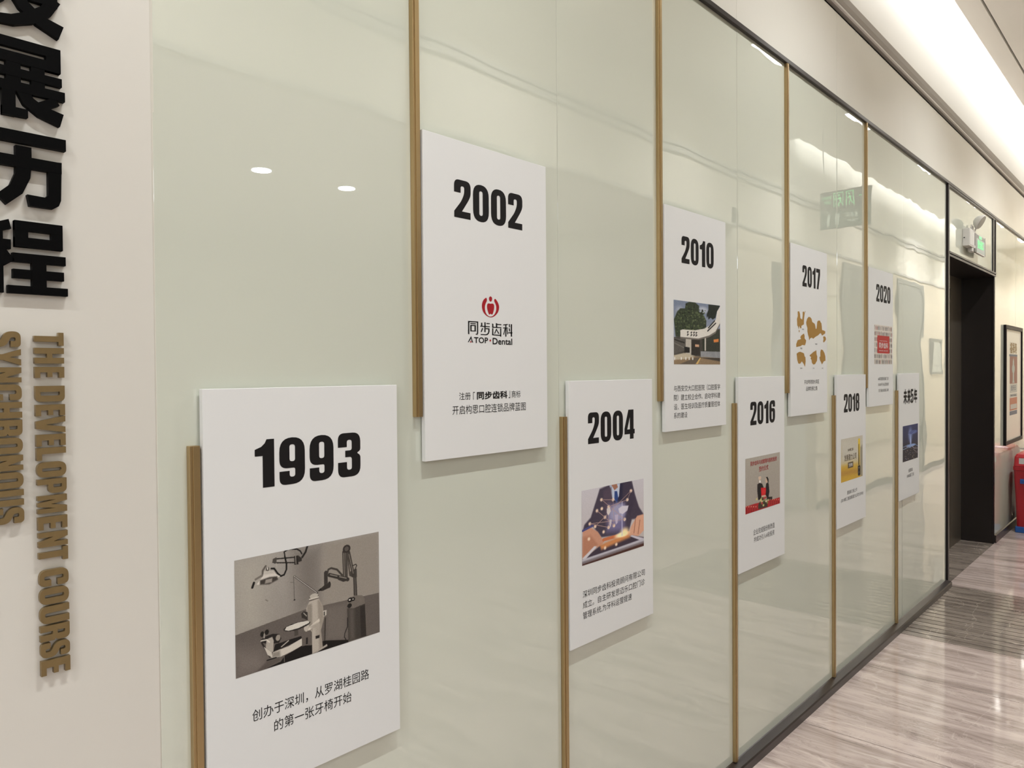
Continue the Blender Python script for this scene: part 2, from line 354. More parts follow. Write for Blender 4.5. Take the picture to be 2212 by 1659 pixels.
def print_mesh(name, shapes, w, h, x0, y0, x1, y1, k=PRINT_K, noise=0.0):
    """w x h facets covering the box x0..x1, y1(top)..y0, coloured facet by facet"""
    img = paint(shapes, w, h)/255.0
    if noise: rs = np.random.RandomState(3); img = np.clip(img+rs.normal(0, noise, img.shape[:2]+(1,)), 0, 1)
    lin = np.where(img <= .04045, img/12.92, ((img+.055)/1.055)**2.4)*k
    gx = np.linspace(x0, x1, w+1); gy = np.linspace(y1, y0, h+1)
    X, Y = np.meshgrid(gx, gy); co = np.stack([X, Y, np.zeros_like(X)], -1).reshape(-1, 3)
    i = np.arange(h)[:, None]*(w+1)+np.arange(w)[None]
    q = np.stack([i, i+w+1, i+w+2, i+1], -1).reshape(-1, 4)
    me = bpy.data.meshes.new(name); me.vertices.add(len(co)); me.vertices.foreach_set('co', co.ravel())
    me.loops.add(len(q)*4); me.loops.foreach_set('vertex_index', q.ravel().astype(np.int32))
    me.polygons.add(len(q)); me.polygons.foreach_set('loop_start', np.arange(0, len(q)*4, 4, dtype=np.int32))
    me.update(calc_edges=True)
    at = me.attributes.new('Col', 'FLOAT_COLOR', 'CORNER')
    c = np.ones((len(q), 4, 4)); c[..., :3] = np.clip(lin, 0, .95).reshape(-1, 1, 3); at.data.foreach_set('color', c.ravel())
    me.materials.append(M_PRINT); return me

# ------------------------------------------------------------------ room shell
FZ = -0.015                      # floor level
XN, XF = -6.0, 17.0              # ends of the long wall
SEAMS = [XN, -4.94, -3.84, -2.75, -1.66, -0.56, 0.526, 1.596, 2.676, 3.741, 4.84, 5.885]
wall = box('wall_left', (XN, 0.012, FZ), (5.93, 0.10, 4.05), M_WHITE, kind='structure')
wall2 = boxes('wall_left', [((5.93, 0.012, 2.305), (7.60, 0.10, 4.05)), ((7.60, 0.012, FZ), (XF, 0.10, 4.05))], M_WHITE, kind='structure')
random.seed(11)
def panel(x0, x1, z0, z1, m, par):
    g = 0.0007
    o = box('glass_panel', (-(x1-x0)/2+g, -0.005, -(z1-z0)/2+g), ((x1-x0)/2-g, 0.005, (z1-z0)/2-g), [m], par, bev=0.0012)
    o.location = ((x0+x1)/2, 0.005, (z0+z1)/2)
    o.rotation_euler = (random.uniform(-.0008, .0008), 0, random.uniform(-.0012, .0012))
    return o
for a, b in zip(SEAMS, SEAMS[1:]):
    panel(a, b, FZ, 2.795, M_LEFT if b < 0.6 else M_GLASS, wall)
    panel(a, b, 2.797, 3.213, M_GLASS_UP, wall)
M_SEAL = mat('pale_silicone', (0.42, 0.42, 0.36, 1), 0.4)
M_SEALL = mat('light_silicone', (0.62, 0.60, 0.52, 1), 0.35)
for s_ in SEAMS[1:-1]:
    box('silicone_joint', (s_-0.0035, 0.0006, 0.03), (s_+0.0035, 0.011, 2.783), M_SEALL if s_ == 0.526 else M_SEAL, wall)
    box('silicone_joint', (s_-0.0035, 0.0006, 2.80), (s_+0.0035, 0.011, 3.212), M_SEAL, wall)
panel(5.94, 7.49, 2.325, 2.772, M_GLASS, wall2)
FS = [7.62, 8.62, 9.7, 10.78, 11.86, 12.94, 14.02, 15.1, 16.18, XF]
for a, b in zip(FS, FS[1:]): panel(a, b, FZ, 2.795, M_GLASS, wall2)
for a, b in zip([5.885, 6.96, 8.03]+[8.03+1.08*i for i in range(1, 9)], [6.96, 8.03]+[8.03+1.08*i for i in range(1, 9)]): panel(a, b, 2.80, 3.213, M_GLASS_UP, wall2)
# dark profile over the glass, sloping skirting, cornice
box('trim_1', (XN, -0.014, 2.783), (XF, 0.0, 2.803), M_BLACKM, kind='structure', bev=0.002)
def prism(name, prof, x0, x1, m, **props):
    bm = bmesh.new()
    a = [bm.verts.new((x0, y, z)) for y, z in prof]; b = [bm.verts.new((x1, y, z)) for y, z in prof]
    n = len(prof)
    for i in range(n): bm.faces.new((a[i], a[(i+1) % n], b[(i+1) % n], b[i]))
    bm.faces.new(a[::-1]); bm.faces.new(b); bmesh.ops.recalc_face_normals(bm, faces=bm.faces)
    return link(name, mesh(name, bm, m), **props)
SK = [(0, FZ), (-0.038, FZ), (-0.038, FZ+0.030), (-0.034, FZ+0.036), (-0.004, FZ+0.042), (0, FZ+0.044)]
prism('baseboard_left', SK, 0.526, 5.90, M_SKIRT, kind='structure')
prism('baseboard_left', SK, XN, 0.526, M_SKIRT, kind='structure')
prism('baseboard_left', [(0, FZ), (-0.012, FZ), (-0.012, FZ+0.066), (0, FZ+0.07)], 7.62, XF, M_SKIRT, kind='structure')
CO = [(0.012, 3.213), (0.012, 3.235), (-0.004, 3.236), (-0.006, 3.246), (-0.003, 3.252), (-0.012, 3.254), (-0.02, 3.272), (-0.024, 3.300), (0.02, 3.302), (0.02, 3.213)]
prism('trim_2', CO, XN, XF, M_CORN, kind='structure')
prism('trim_3', [(-0.0045, 3.237), (-0.012, 3.240), (-0.013, 3.250), (-0.0045, 3.252)], XN, XF, M_CORNL, kind='structure')
# opposite side of the corridor
YO = -1.73
opp = boxes('wall_right', [((6.30, YO-0.1, FZ), (7.05, YO, 2.80)), ((8.20, YO-0.1, FZ), (XF, YO, 2.80)), ((7.05, YO-0.1, 2.55), (8.20, YO, 2.80))], M_BEIGE, kind='structure')
M_PLAST = mat('beige_plaster', (0.62, 0.57, 0.48, 1), 0.7, spec=0.3)
box('wall_right', (XN, YO-0.1, 2.81), (XF, YO, 3.21), M_PLAST, kind='structure')
box('wall_right', (7.4, YO-0.1, 3.29), (XF, YO, 4.05), M_WHITE, kind='structure')
box('wall_right', (XN, YO-0.1, 3.29), (7.4, YO, 4.05), M_PLAST, kind='structure')
box('trim_4', (XN, YO, 2.785), (XF, YO+0.014, 2.81), M_CORN, kind='structure')
box('trim_5', (XN, YO, 3.21), (XF, YO+0.02, 3.25), M_CORN, kind='structure')
box('trim_6', (XN, YO, 3.262), (XF, YO+0.026, 3.29), M_CORN, kind='structure')
box('baseboard_right', (6.30, YO, FZ), (7.05, YO+0.012, 0.06), M_SKIRT, kind='structure')
box('baseboard_right', (8.20, YO, FZ), (9.02, YO+0.012, 0.06), M_SKIRT, kind='structure')
box('baseboard_right', (9.72, YO, FZ), (11.1, YO+0.012, 0.06), M_SKIRT, kind='structure')
box('baseboard_right', (12.35, YO, FZ), (XF, YO+0.012, 0.06), M_SKIRT, kind='structure')
for (a, b) in ((9.02, 9.72), (11.1, 12.35)):
    mid = (a+b)/2
    d = boxes('door_1' if a < 10 else 'door_2', [((a, YO, 0.0), (a+0.06, YO+0.02, 2.74)), ((b-0.06, YO, 0.0), (b, YO+0.02, 2.74)), ((a+0.06, YO, 2.68), (b-0.06, YO+0.02, 2.74))], M_GREYDOOR, kind='structure')
    for s0, s1 in ((a+0.062, mid-0.001), (mid+0.001, b-0.062)):
        box('door_leaf', (s0, YO+0.001, 0.002), (s1, YO+0.012, 2.678), M_GREYDOOR, d)
# side room behind the doorway in the right wall
boxes('wall_back', [((7.0, -3.6, FZ), (7.05, YO-0.1, 2.9)), ((8.2, -3.6, FZ), (8.25, YO-0.1, 2.9)), ((7.0, -3.65, FZ), (8.25, -3.6, 2.9))], M_WHITE, kind='structure')
box('ceiling', (7.0, -3.65, 2.9), (8.25, YO-0.1, 2.95), M_CEIL, kind='structure')
# lobby opposite the near part of the wall
boxes('wall_back', [((XN, -6.2, FZ), (6.24, -6.12, 2.95)), ((6.24, -6.2, FZ), (6.30, YO, 2.94))], M_PLAST, kind='structure')
boxes('wall_near', [((XN-0.1, -6.2, FZ), (XN, 0.1, 4.05))], M_PLAST, kind='structure')
boxes('wall_far', [((XF, YO-0.1, FZ), (XF+0.1, 0.1, 4.05))], M_BEIGE, kind='structure')
box('ceiling', (XN, -6.2, 2.95), (6.30, YO-0.1, 3.02), M_CEIL, kind='structure')
# dropped ceiling of the corridor: two boards with a dark slot, open coves at both edges
ceil = box('ceiling', (XN, -1.60, 3.83), (XF, -1.30, 3.832), M_CEIL, kind='structure')
box('ceiling_panel', (XN, -1.585, 3.78), (XF, -0.300, 3.81), M_CEIL, ceil)
box('ceiling_panel', (XN, -0.286, 3.78), (XF, -0.168, 3.81), M_CEIL, ceil)
box('ceiling_panel', (XN, YO, 3.78), (7.4, -1.587, 3.81), M_CEIL, ceil)
box('shadow_slot', (XN, -0.31, 3.812), (XF, -0.27, 3.83), M_JOINT, ceil)
box('ceiling', (XN, -1.85, 4.05), (XF, 0.1, 4.12), M_WHITE, kind='structure')

# ------------------------------------------------------------------ floor
floor = boxes('floor', [((XN, -6.2, FZ-0.06), (XF, 0.0, FZ-0.012)), ((5.93, 0.0, FZ-0.06), (7.61, 0.32, FZ-0.012))], M_JOINT, kind='structure')
JX = [XN, -5.111, -4.279, -3.447, -2.615, -1.783, -0.951, -0.119, 0.713, 1.545, 2.377, 3.209, 4.041, 4.668]
g = 0.0021
for a, b in zip(JX, JX[1:]):
    box('floor_tile', (a+g, YO, FZ-0.012), (b-g, -0.0005, FZ), M_FLOOR, floor)
    for y1 in (YO-g*2, YO-1.6, YO-3.2): box('floor_tile', (a+g, max(-6.12, y1-1.6+g*2), FZ-0.012), (b-g, y1, FZ), M_FLOOR, floor)
nsl = 17; p0 = 4.668; pitch = (5.925-p0)/nsl
sm = bmesh.new(); add_box(sm, (-pitch/2+0.0058, -0.8645, -0.006), (pitch/2-0.0058, 0.8645, 0.006), 0.0012); sm = mesh('floor_slat', sm, M_FLOORD)
for i in range(nsl):
    o = link('floor_slat', sm, floor); o.location = (p0+pitch*(i+.5), -0.8655, FZ-0.0065)
fx = [5.925, 6.757, 7.589]+[7.589+0.832*i for i in range(1, 12)]
for a, b in zip(fx, fx[1:]):
    if a < 16.8: box('floor_tile', (a+g, YO, FZ-0.012), (min(b, XF)-g, -0.0005, FZ), M_FLOOR, floor)
for y1 in (YO-g*2, YO-1.6, YO-3.2): box('floor_tile', (4.668+g, max(-6.12, y1-1.6+g*2), FZ-0.012), (6.23, y1, FZ), M_FLOOR, floor)
box('floor_tile', (7.05, -3.6, FZ-0.012), (8.2, YO-0.002, FZ), M_FLOOR, floor)
box('threshold_slab', (5.945, 0.001, FZ-0.012), (7.60, 0.30, FZ), M_FLOORD, floor)

# ------------------------------------------------------------------ lift entrance (recess in the wall)
lift = empty('lift_entrance', (6.76, 0.0, FZ), 'recessed dark lift doorway with black surround and bronze doors beyond the timeline boards', 'lift door')
def under(o):  # keep world placement while parented to the empty
    o.location = o.location-lift.location; return o
for lo_, hi_ in [((5.905, -0.012, FZ), (5.940, 0.012, 2.782)), ((7.575, 0.0, FZ), (7.62, 0.012, 2.287)), ((7.49, -0.008, 2.30), (7.545, 0.010, 2.782)), ((7.575, -0.012, 2.30), (7.60, 0.012, 2.782))]:
    under(box('door_post', lo_, hi_, M_BLACKM, lift, bev=0.0015))
under(boxes('transom', [((5.94, -0.012, 2.287), (7.60, 0.012, 2.300)), ((5.94, -0.014, 2.309), (7.60, 0.012, 2.322)), ((5.94, -0.006, 2.300), (7.60, 0.012, 2.309)), ((5.94, -0.010, 2.770), (7.60, 0.012, 2.784))], M_BLACKM, lift, bev=0.001))
under(box('soffit', (5.94, 0.012, 2.287), (7.60, 0.32, 2.304), M_JAMB, lift))
under(box('jamb', (7.580, 0.0, FZ), (7.60, 0.30, 2.287), M_JAMB, lift))
under(box('jamb', (5.93, 0.012, FZ), (5.945, 0.30, 2.287), M_JAMB, lift))
under(boxes('door_frame', [((7.165, 0.245, FZ), (7.575, 0.30, 2.175)), ((5.945, 0.245, 2.175), (7.575, 0.30, 2.287))], M_DOORL, lift))
under(box('door_panel', (5.95, 0.275, FZ), (6.55, 0.295, 2.175), M_DOOR, lift))
under(box('door_panel', (6.552, 0.275, FZ), (7.10, 0.295, 2.175), M_DOOR, lift))
under(box('door_gap', (7.10, 0.280, FZ), (7.165, 0.30, 2.175), M_JAMB, lift))
under(box('back_wall', (5.93, 0.30, FZ), (7.62, 0.33, 2.32), M_JAMB, lift))

# ------------------------------------------------------------------ gold bars
bars = []
UP = [1.101, 2.121, 3.138, 4.166]; LO = [0.597, 1.618, 2.646, 3.690, 4.712]
YU = ['2002', '2010', '2017', '2020']; YL = ['1993', '2004', '2016', '2018', 'future five years']
BOARDS = {'1993': 'board with the dental chair photo', '2004': 'board with the tablet photo', '2016': 'board with the signing ceremony photo', '2018': 'board with the toothbrush photo', 'future five years': 'board with the blue night photo', '2002': 'board with the red emblem', '2010': 'board with the gateway photo', '2017': 'board with the ochre maps', '2020': 'board with the red square'}
def bar(x, z0, z1, label):
    bm = bmesh.new(); h = z1-z0
    add_box(bm, (0, -0.012, 0), (0.0175, 0, h), 0.0008)
    add_box(bm, (0.0055, -0.014, 0), (0.0175, -0.012, h), 0.0005)   # raised lip that gives the two-tone face
    o = link('gold_bar', mesh('gold_bar', bm, M_GOLD)); o.location = (x, 0.0, z0)
    o['label'] = label; o['category'] = 'metal bar'; o['group'] = 'gold bars between the timeline boards'
for x, y in zip(UP, YU): bar(x-0.0215, 1.403, 2.783, 'upright gold metal bar coming down from above beside the %s' % BOARDS[y])
for x, y in zip(LO, YL): bar(x-0.0215, FZ+0.044, 1.378, 'upright gold metal bar rising from the skirting beside the %s' % BOARDS[y])

# ------------------------------------------------------------------ posters
ART = {
'dental': [('G','v',(150,145,137),(132,126,118)),('P',[(-0.002,0.001),(0.179,0.004),(0.173,0.623),(0.001,0.632)],(158,153,142),0.12),('P',[(0.363,0.004),(0.573,0.008),(0.568,0.564),(0.396,0.572)],(112,106,99),0.1),('P',[(0.573,0.008),(1.001,-0.005),(0.997,0.607),(0.567,0.581)],(138,131,121),0.03),('P',[(0.001,0.632),(0.21,0.603),(0.448,0.573),(0.567,0.581),(0.997,0.607),(1.001,1.001),(0.002,1.003)],(92,85,79),0),('P',[(0.0,0.765),(0.148,0.827),(0.206,1.002),(0.002,1.003)],(112,104,97),0.08),('P',[(0.594,0.609),(0.748,0.628),(0.738,0.969),(0.592,0.91)],(104,97,90),0.03),('P',[(0.17,0.999),(0.279,0.976),(0.304,0.937),(0.425,0.894),(0.478,0.915),(0.581,0.913),(0.754,0.976),(0.754,1.008),(0.49,1.001),(0.304,1.0)],(22,19,17),0),('P',[(0.194,0.931),(0.267,0.933),(0.276,0.967),(0.182,1.0),(0.117,1.003)],(82,75,69),0.01),('P',[(0.747,0.672),(0.806,0.68),(0.843,0.587),(0.869,0.596),(0.884,0.675),(0.892,0.995),(0.754,0.99)],(60,55,50),0),('P',[(0.846,0.69),(0.883,0.685),(0.892,0.993),(0.851,0.992)],(44,40,36),0),('P',[(0.762,0.687),(0.798,0.691),(0.803,0.987),(0.765,0.985)],(82,76,70),0.02),('P',[(0.745,0.626),(0.763,0.578),(0.814,0.57),(0.862,0.586),(0.88,0.619),(0.884,0.675),(0.798,0.689),(0.747,0.672)],(105,98,90),0),('E',(0.77,0.599,0.019,0.023),(25,22,20),0),('E',(0.793,0.6,0.015,0.018),(25,22,20),0),('E',(0.765,0.653,0.017,0.022),(30,27,25),0),('E',(0.767,0.598,0.007,0.008),(200,195,185),0),('E',(0.792,0.599,0.005,0.006),(190,185,175),0),('L',[(0.749,0.764),(0.748,0.846),(0.728,0.902),(0.724,0.937),(0.735,0.968)],(28,25,23),0.006),('P',[(0.795,0.379),(0.82,0.377),(0.825,0.574),(0.798,0.568)],(55,50,46),0),('L',[(0.808,0.392),(0.811,0.567)],(95,89,82),0.006),('P',[(0.787,0.321),(0.822,0.313),(0.824,0.397),(0.801,0.399),(0.765,0.365),(0.765,0.333)],(62,57,52),0),('L',[(0.726,0.126),(0.729,0.376)],(58,53,48),0.022),('L',[(0.726,0.139),(0.729,0.367)],(120,113,104),0.006),('L',[(0.747,0.136),(0.747,0.391)],(62,57,52),0.014),('L',[(0.763,0.141),(0.798,0.37)],(58,53,48),0.022),('L',[(0.765,0.16),(0.796,0.351)],(120,113,104),0.005),('L',[(0.754,0.147),(0.769,0.352)],(70,64,58),0.01),('E',(0.748,0.102,0.029,0.038),(48,43,39),0),('E',(0.748,0.102,0.016,0.022),(82,76,70),0),('L',[(0.791,0.277),(0.817,0.27),(0.823,0.286),(0.809,0.319)],(40,36,33),0.006),('L',[(0.618,0.312),(0.754,0.397)],(48,44,40),0.024),('L',[(0.625,0.312),(0.743,0.382)],(130,123,114),0.006),('L',[(0.604,0.292),(0.611,0.259),(0.632,0.252),(0.674,0.278),(0.712,0.343)],(60,55,50),0.012),('L',[(0.683,0.344),(0.687,0.372),(0.722,0.401),(0.747,0.4)],(50,46,42),0.012),('L',[(0.593,0.284),(0.593,0.386)],(55,50,46),0.026),('E',(0.596,0.405,0.018,0.023),(60,55,50),0),('E',(0.617,0.403,0.011,0.03),(45,41,37),0),('P',[(0.532,0.435),(0.586,0.393),(0.624,0.396),(0.62,0.431),(0.569,0.445)],(48,43,39),0),('P',[(0.532,0.435),(0.555,0.415),(0.562,0.438)],(20,18,16),0),('L',[(0.377,0.252),(0.532,0.452)],(46,42,38),0.009),('L',[(0.379,0.254),(0.528,0.448)],(205,200,190),0.003),('L',[(0.37,0.254),(0.373,0.46)],(70,65,60),0.003),('E',(0.376,0.251,0.008,0.012),(90,85,78),0),('E',(0.376,0.251,0.003,0.006),(170,165,155),0),('E',(0.374,0.461,0.006,0.006),(40,36,33),0),('L',[(0.348,0.296),(0.367,0.299)],(100,95,88),0.003),('L',[(0.251,0.057),(0.382,0.078)],(30,27,25),0.007),('L',[(0.245,0.089),(0.375,0.125)],(30,27,25),0.007),('P',[(0.236,0.053),(0.26,0.043),(0.26,0.093),(0.232,0.087)],(70,65,60),0),('P',[(0.375,0.066),(0.401,0.068),(0.404,0.149),(0.376,0.145)],(36,32,29),0),('L',[(0.385,0.07),(0.387,0.139)],(130,124,114),0.006),('P',[(0.401,0.066),(0.426,0.099),(0.426,0.125),(0.404,0.129)],(45,41,37),0),('L',[(0.466,-0.001),(0.453,0.05),(0.43,0.091)],(34,31,28),0.013),('L',[(0.313,0.041),(0.31,0.011),(0.338,-0.007),(0.395,0.009),(0.417,0.032),(0.427,0.06)],(26,23,21),0.008),('L',[(0.313,0.05),(0.324,0.121),(0.323,0.171),(0.308,0.213),(0.286,0.219),(0.265,0.187),(0.244,0.139),(0.226,0.134)],(20,18,16),0.01),('L',[(0.257,0.097),(0.261,0.136)],(160,155,145),0.004),('L',[(0.169,0.182),(0.172,0.134),(0.19,0.102)],(90,84,77),0.012),('E',(0.202,0.131,0.01,0.019),(60,55,50),0),('E',(0.202,0.126,0.004,0.014),(200,195,185),0),('P',[(0.131,0.245),(0.172,0.183),(0.181,0.145),(0.238,0.158),(0.256,0.193),(0.283,0.218),(0.243,0.239),(0.171,0.258)],(196,190,180),0),('P',[(0.154,0.215),(0.213,0.205),(0.262,0.213),(0.268,0.243),(0.213,0.267),(0.153,0.253)],(60,55,50),0.006),('P',[(0.189,0.22),(0.231,0.22),(0.228,0.255),(0.183,0.253)],(140,133,124),0.004),('P',[(0.181,0.147),(0.238,0.158),(0.244,0.181),(0.178,0.173)],(170,164,154),0.01),('L',[(0.126,0.198),(0.166,0.177)],(110,104,96),0.012),('L',[(0.116,0.225),(0.106,0.261)],(25,22,20),0.014),('L',[(0.187,0.396),(0.201,0.41)],(110,104,96),0.005),('P',[(0.472,0.473),(0.536,0.469),(0.54,0.505),(0.475,0.511)],(92,86,78),0),('E',(0.507,0.47,0.029,0.021),(170,164,152),0),('L',[(0.476,0.492),(0.537,0.491)],(190,184,172),0.008),('P',[(0.475,0.511),(0.541,0.506),(0.569,0.59),(0.575,0.699),(0.552,0.805),(0.564,0.965),(0.49,1.001),(0.49,0.798),(0.459,0.734),(0.453,0.566)],(168,160,148),0),('P',[(0.531,0.524),(0.544,0.516),(0.569,0.59),(0.575,0.699),(0.552,0.805),(0.564,0.965),(0.54,0.977),(0.536,0.728)],(140,132,120),0.01),('P',[(0.488,0.535),(0.461,0.539),(0.454,0.61),(0.461,0.734),(0.492,0.79),(0.493,0.554)],(134,127,116),0.008),('P',[(0.57,0.631),(0.596,0.632),(0.594,0.679),(0.573,0.688)],(176,169,157),0),('L',[(0.579,0.647),(0.579,0.674)],(25,22,20),0.007),('P',[(0.58,0.701),(0.59,0.7),(0.585,0.907),(0.575,0.912)],(58,53,48),0),('P',[(0.418,0.601),(0.435,0.586),(0.461,0.604),(0.463,0.683),(0.441,0.657),(0.421,0.641)],(48,44,40),0),('L',[(0.435,0.603),(0.454,0.636)],(150,144,134),0.006),('P',[(0.453,0.756),(0.543,0.691),(0.546,0.719),(0.469,0.777)],(196,188,174),0),('E',(0.453,0.74,0.018,0.038),(176,168,156),0),('E',(0.453,0.714,0.011,0.012),(214,208,196),0),('P',[(0.515,0.843),(0.543,0.844),(0.542,0.872),(0.516,0.872)],(34,30,28),0),('P',[(0.469,0.746),(0.529,0.726),(0.549,0.742),(0.541,0.841),(0.518,0.84),(0.515,0.773)],(156,148,136),0.008),('P',[(0.49,0.999),(0.595,0.951),(0.599,0.971),(0.523,0.998)],(160,152,140),0),('P',[(0.42,0.822),(0.463,0.822),(0.466,0.906),(0.42,0.9)],(92,85,78),0),('P',[(0.449,0.834),(0.461,0.834),(0.46,0.895),(0.448,0.893)],(30,27,25),0),('P',[(0.369,0.725),(0.395,0.726),(0.397,0.787),(0.372,0.786)],(70,64,58),0),('E',(0.389,0.703,0.09,0.034),(40,36,33),0),('P',[(0.307,0.708),(0.319,0.684),(0.395,0.673),(0.46,0.682),(0.474,0.692),(0.47,0.707),(0.395,0.726),(0.331,0.723)],(198,193,182),0),('P',[(0.244,0.81),(0.356,0.805),(0.417,0.804),(0.421,0.831),(0.33,0.854),(0.231,0.871)],(26,23,21),0),('P',[(0.219,0.916),(0.231,0.871),(0.33,0.862),(0.421,0.827),(0.42,0.892),(0.355,0.916),(0.28,0.933)],(190,184,172),0),('P',[(0.219,0.916),(0.231,0.875),(0.274,0.877),(0.277,0.931)],(130,124,114),0.01),('L',[(0.284,0.847),(0.331,0.812)],(170,164,152),0.006),('P',[(0.149,0.737),(0.179,0.716),(0.227,0.709),(0.269,0.727),(0.284,0.771),(0.268,0.807),(0.232,0.796),(0.196,0.785),(0.16,0.758)],(34,30,28),0),('P',[(0.19,0.742),(0.226,0.735),(0.235,0.772),(0.231,0.863),(0.219,0.874),(0.184,0.818)],(160,153,142),0),('E',(0.263,0.758,0.015,0.027),(140,133,122),0),('L',[(0.155,0.743),(0.19,0.746),(0.208,0.774)],(200,194,182),0.007),('L',[(0.16,0.762),(0.21,0.904)],(36,32,30),0.01),('P',[(0.172,0.8),(0.222,0.874),(0.225,0.919),(0.195,0.881)],(186,180,168),0),('E',(0.163,0.687,0.012,0.024),(26,23,21),0),('E',(0.192,0.68,0.013,0.023),(26,23,21),0),('L',[(0.176,0.69),(0.175,0.723)],(150,144,134),0.008),('L',[(0.191,0.928),(0.249,0.928)],(20,18,16),0.007),('L',[(0.301,0.935),(0.303,0.991)],(110,104,96),0.004)],
'tablet': [('G','v',(190,186,190),(178,170,166)),('P',[(0.271,0.022),(0.332,0.009),(0.453,-0.019),(0.584,-0.047),(0.794,0.001),(0.846,0.206),(0.916,0.403),(0.995,0.525),(0.979,0.575),(0.791,0.558),(0.729,0.75),(0.294,0.691),(0.164,0.512),(0.013,0.535),(0.04,0.458),(0.133,0.384),(0.229,0.137)],(66,58,72),0.012),('P',[(0.54,-0.017),(0.673,-0.012),(0.685,0.508),(0.351,0.556)],(40,38,60),0.04),('P',[(0.425,0.001),(0.511,0.001),(0.596,0.0),(0.577,0.18),(0.53,0.246),(0.466,0.183)],(182,190,205),0.006),('P',[(0.448,-0.01),(0.54,-0.009),(0.56,0.05),(0.505,0.083)],(150,105,85),0.005),('P',[(0.505,0.095),(0.548,0.103),(0.565,0.203),(0.541,0.274),(0.501,0.203)],(44,66,120),0.004),('P',[(0.326,0.057),(0.453,0.031),(0.479,0.487),(0.351,0.556)],(78,66,80),0.02),('P',[(0.643,-0.012),(0.779,0.012),(0.855,0.259),(0.761,0.499),(0.626,0.317)],(60,52,68),0.02),('P',[(0.409,0.272),(0.671,0.3),(0.668,0.709),(0.378,0.638)],(110,104,140),0.05),('E',(0.552,0.402,0.136,0.127),(150,148,176),0.05),('P',[(0.013,0.547),(0.132,0.516),(0.24,0.603),(0.335,0.763),(0.266,0.818),(0.103,0.811),(0.011,0.893)],(190,140,115),0.008),('P',[(0.013,0.619),(0.131,0.625),(0.238,0.774),(0.157,0.85),(0.008,0.904)],(172,120,95),0.02),('P',[(0.713,0.811),(0.775,0.658),(0.884,0.527),(0.998,0.526),(1.003,0.766),(0.914,0.823),(0.789,0.843)],(205,155,128),0.008),('L',[(0.853,0.572),(0.827,0.762)],(150,100,80),0.012),('L',[(0.931,0.603),(0.898,0.793)],(150,100,80),0.012),('P',[(0.011,0.917),(0.266,0.806),(0.789,0.791),(1.003,0.872),(1.002,0.938),(0.01,0.964)],(60,50,62),0.01),('P',[(0.266,0.794),(0.713,0.733),(0.759,0.809),(0.293,0.863)],(196,130,80),0.02),('L',[(0.321,0.735),(0.729,0.737)],(190,110,70),0.03),('E',(0.623,0.737,0.108,0.035),(255,235,190),0.05),('E',(0.668,0.709,0.061,0.052),(255,225,170),0.05),('L',[(0.623,0.749),(0.627,0.266)],(190,190,215),0.01),('P',[(0.006,0.903),(0.184,0.784),(0.225,0.8),(0.037,0.936)],(200,196,200),0.006),('P',[(0.789,0.786),(1.003,0.885),(1.002,0.938),(0.759,0.796)],(190,186,196),0.006),('P',[(0.005,0.915),(0.549,0.903),(1.006,0.886),(1.005,0.939),(0.005,0.963)],(178,176,184),0.006),('P',[(0.005,0.963),(1.005,0.939),(1.005,0.997),(0.005,1.003)],(70,42,34),0),('P',[(0.005,0.946),(1.006,0.925),(1.005,0.957),(0.005,0.98)],(120,112,116),0.01),('E',(0.228,0.312,0.019,0.022),(232,206,180),0.012),('E',(0.119,0.465,0.019,0.022),(232,206,180),0.012),('E',(0.351,0.428,0.02,0.022),(232,206,180),0.012),('E',(0.493,0.578,0.02,0.023),(232,206,180),0.012),('E',(0.481,0.211,0.02,0.023),(232,206,180),0.012),('E',(0.302,0.299,0.02,0.022),(232,206,180),0.012),('E',(0.349,0.853,0.019,0.023),(232,206,180),0.012),('E',(0.104,0.666,0.019,0.022),(232,206,180),0.012),('E',(0.778,0.141,0.022,0.023),(232,206,180),0.012),('E',(0.407,0.582,0.02,0.023),(232,206,180),0.012),('E',(0.409,0.296,0.02,0.023),(232,206,180),0.012),('E',(0.199,0.52,0.019,0.022),(232,206,180),0.012),('E',(0.716,0.258,0.022,0.023),(232,206,180),0.012),('E',(0.67,0.53,0.021,0.023),(232,206,180),0.012),('E',(0.328,0.625,0.019,0.022),(232,206,180),0.012),('E',(0.529,0.852,0.02,0.022),(232,206,180),0.012),('E',(0.297,0.175,0.02,0.022),(232,206,180),0.012),('L',[(0.228,0.312),(0.351,0.428)],(176,146,136),0.0045),('L',[(0.351,0.428),(0.493,0.578)],(176,146,136),0.0045),('L',[(0.493,0.578),(0.481,0.211)],(176,146,136),0.0045),('L',[(0.481,0.211),(0.303,0.176)],(176,146,136),0.0045),('L',[(0.303,0.176),(0.67,0.53)],(176,146,136),0.0045),('L',[(0.67,0.53),(0.119,0.465)],(176,146,136),0.0045),('L',[(0.119,0.465),(0.407,0.582)],(176,146,136),0.0045),('L',[(0.407,0.582),(0.409,0.296)],(176,146,136),0.0045),('L',[(0.409,0.296),(0.716,0.258)],(176,146,136),0.0045),('L',[(0.716,0.258),(0.778,0.141)],(176,146,136),0.0045),('L',[(0.778,0.141),(0.199,0.52)],(176,146,136),0.0045),('P',[(0.38,0.315),(0.431,0.301),(0.442,0.366),(0.408,0.416),(0.38,0.377)],(205,195,190),0.004),('P',[(0.422,0.474),(0.459,0.487),(0.441,0.591),(0.418,0.548)],(190,180,185),0.004),('P',[(0.567,0.355),(0.626,0.329),(0.737,0.345),(0.716,0.412),(0.64,0.447),(0.581,0.421)],(200,195,205),0.006),('P',[(0.508,0.431),(0.566,0.436),(0.551,0.554),(0.522,0.572)],(180,170,190),0.006),('L',[(0.013,0.535),(0.164,0.5)],(70,72,120),0.02)],
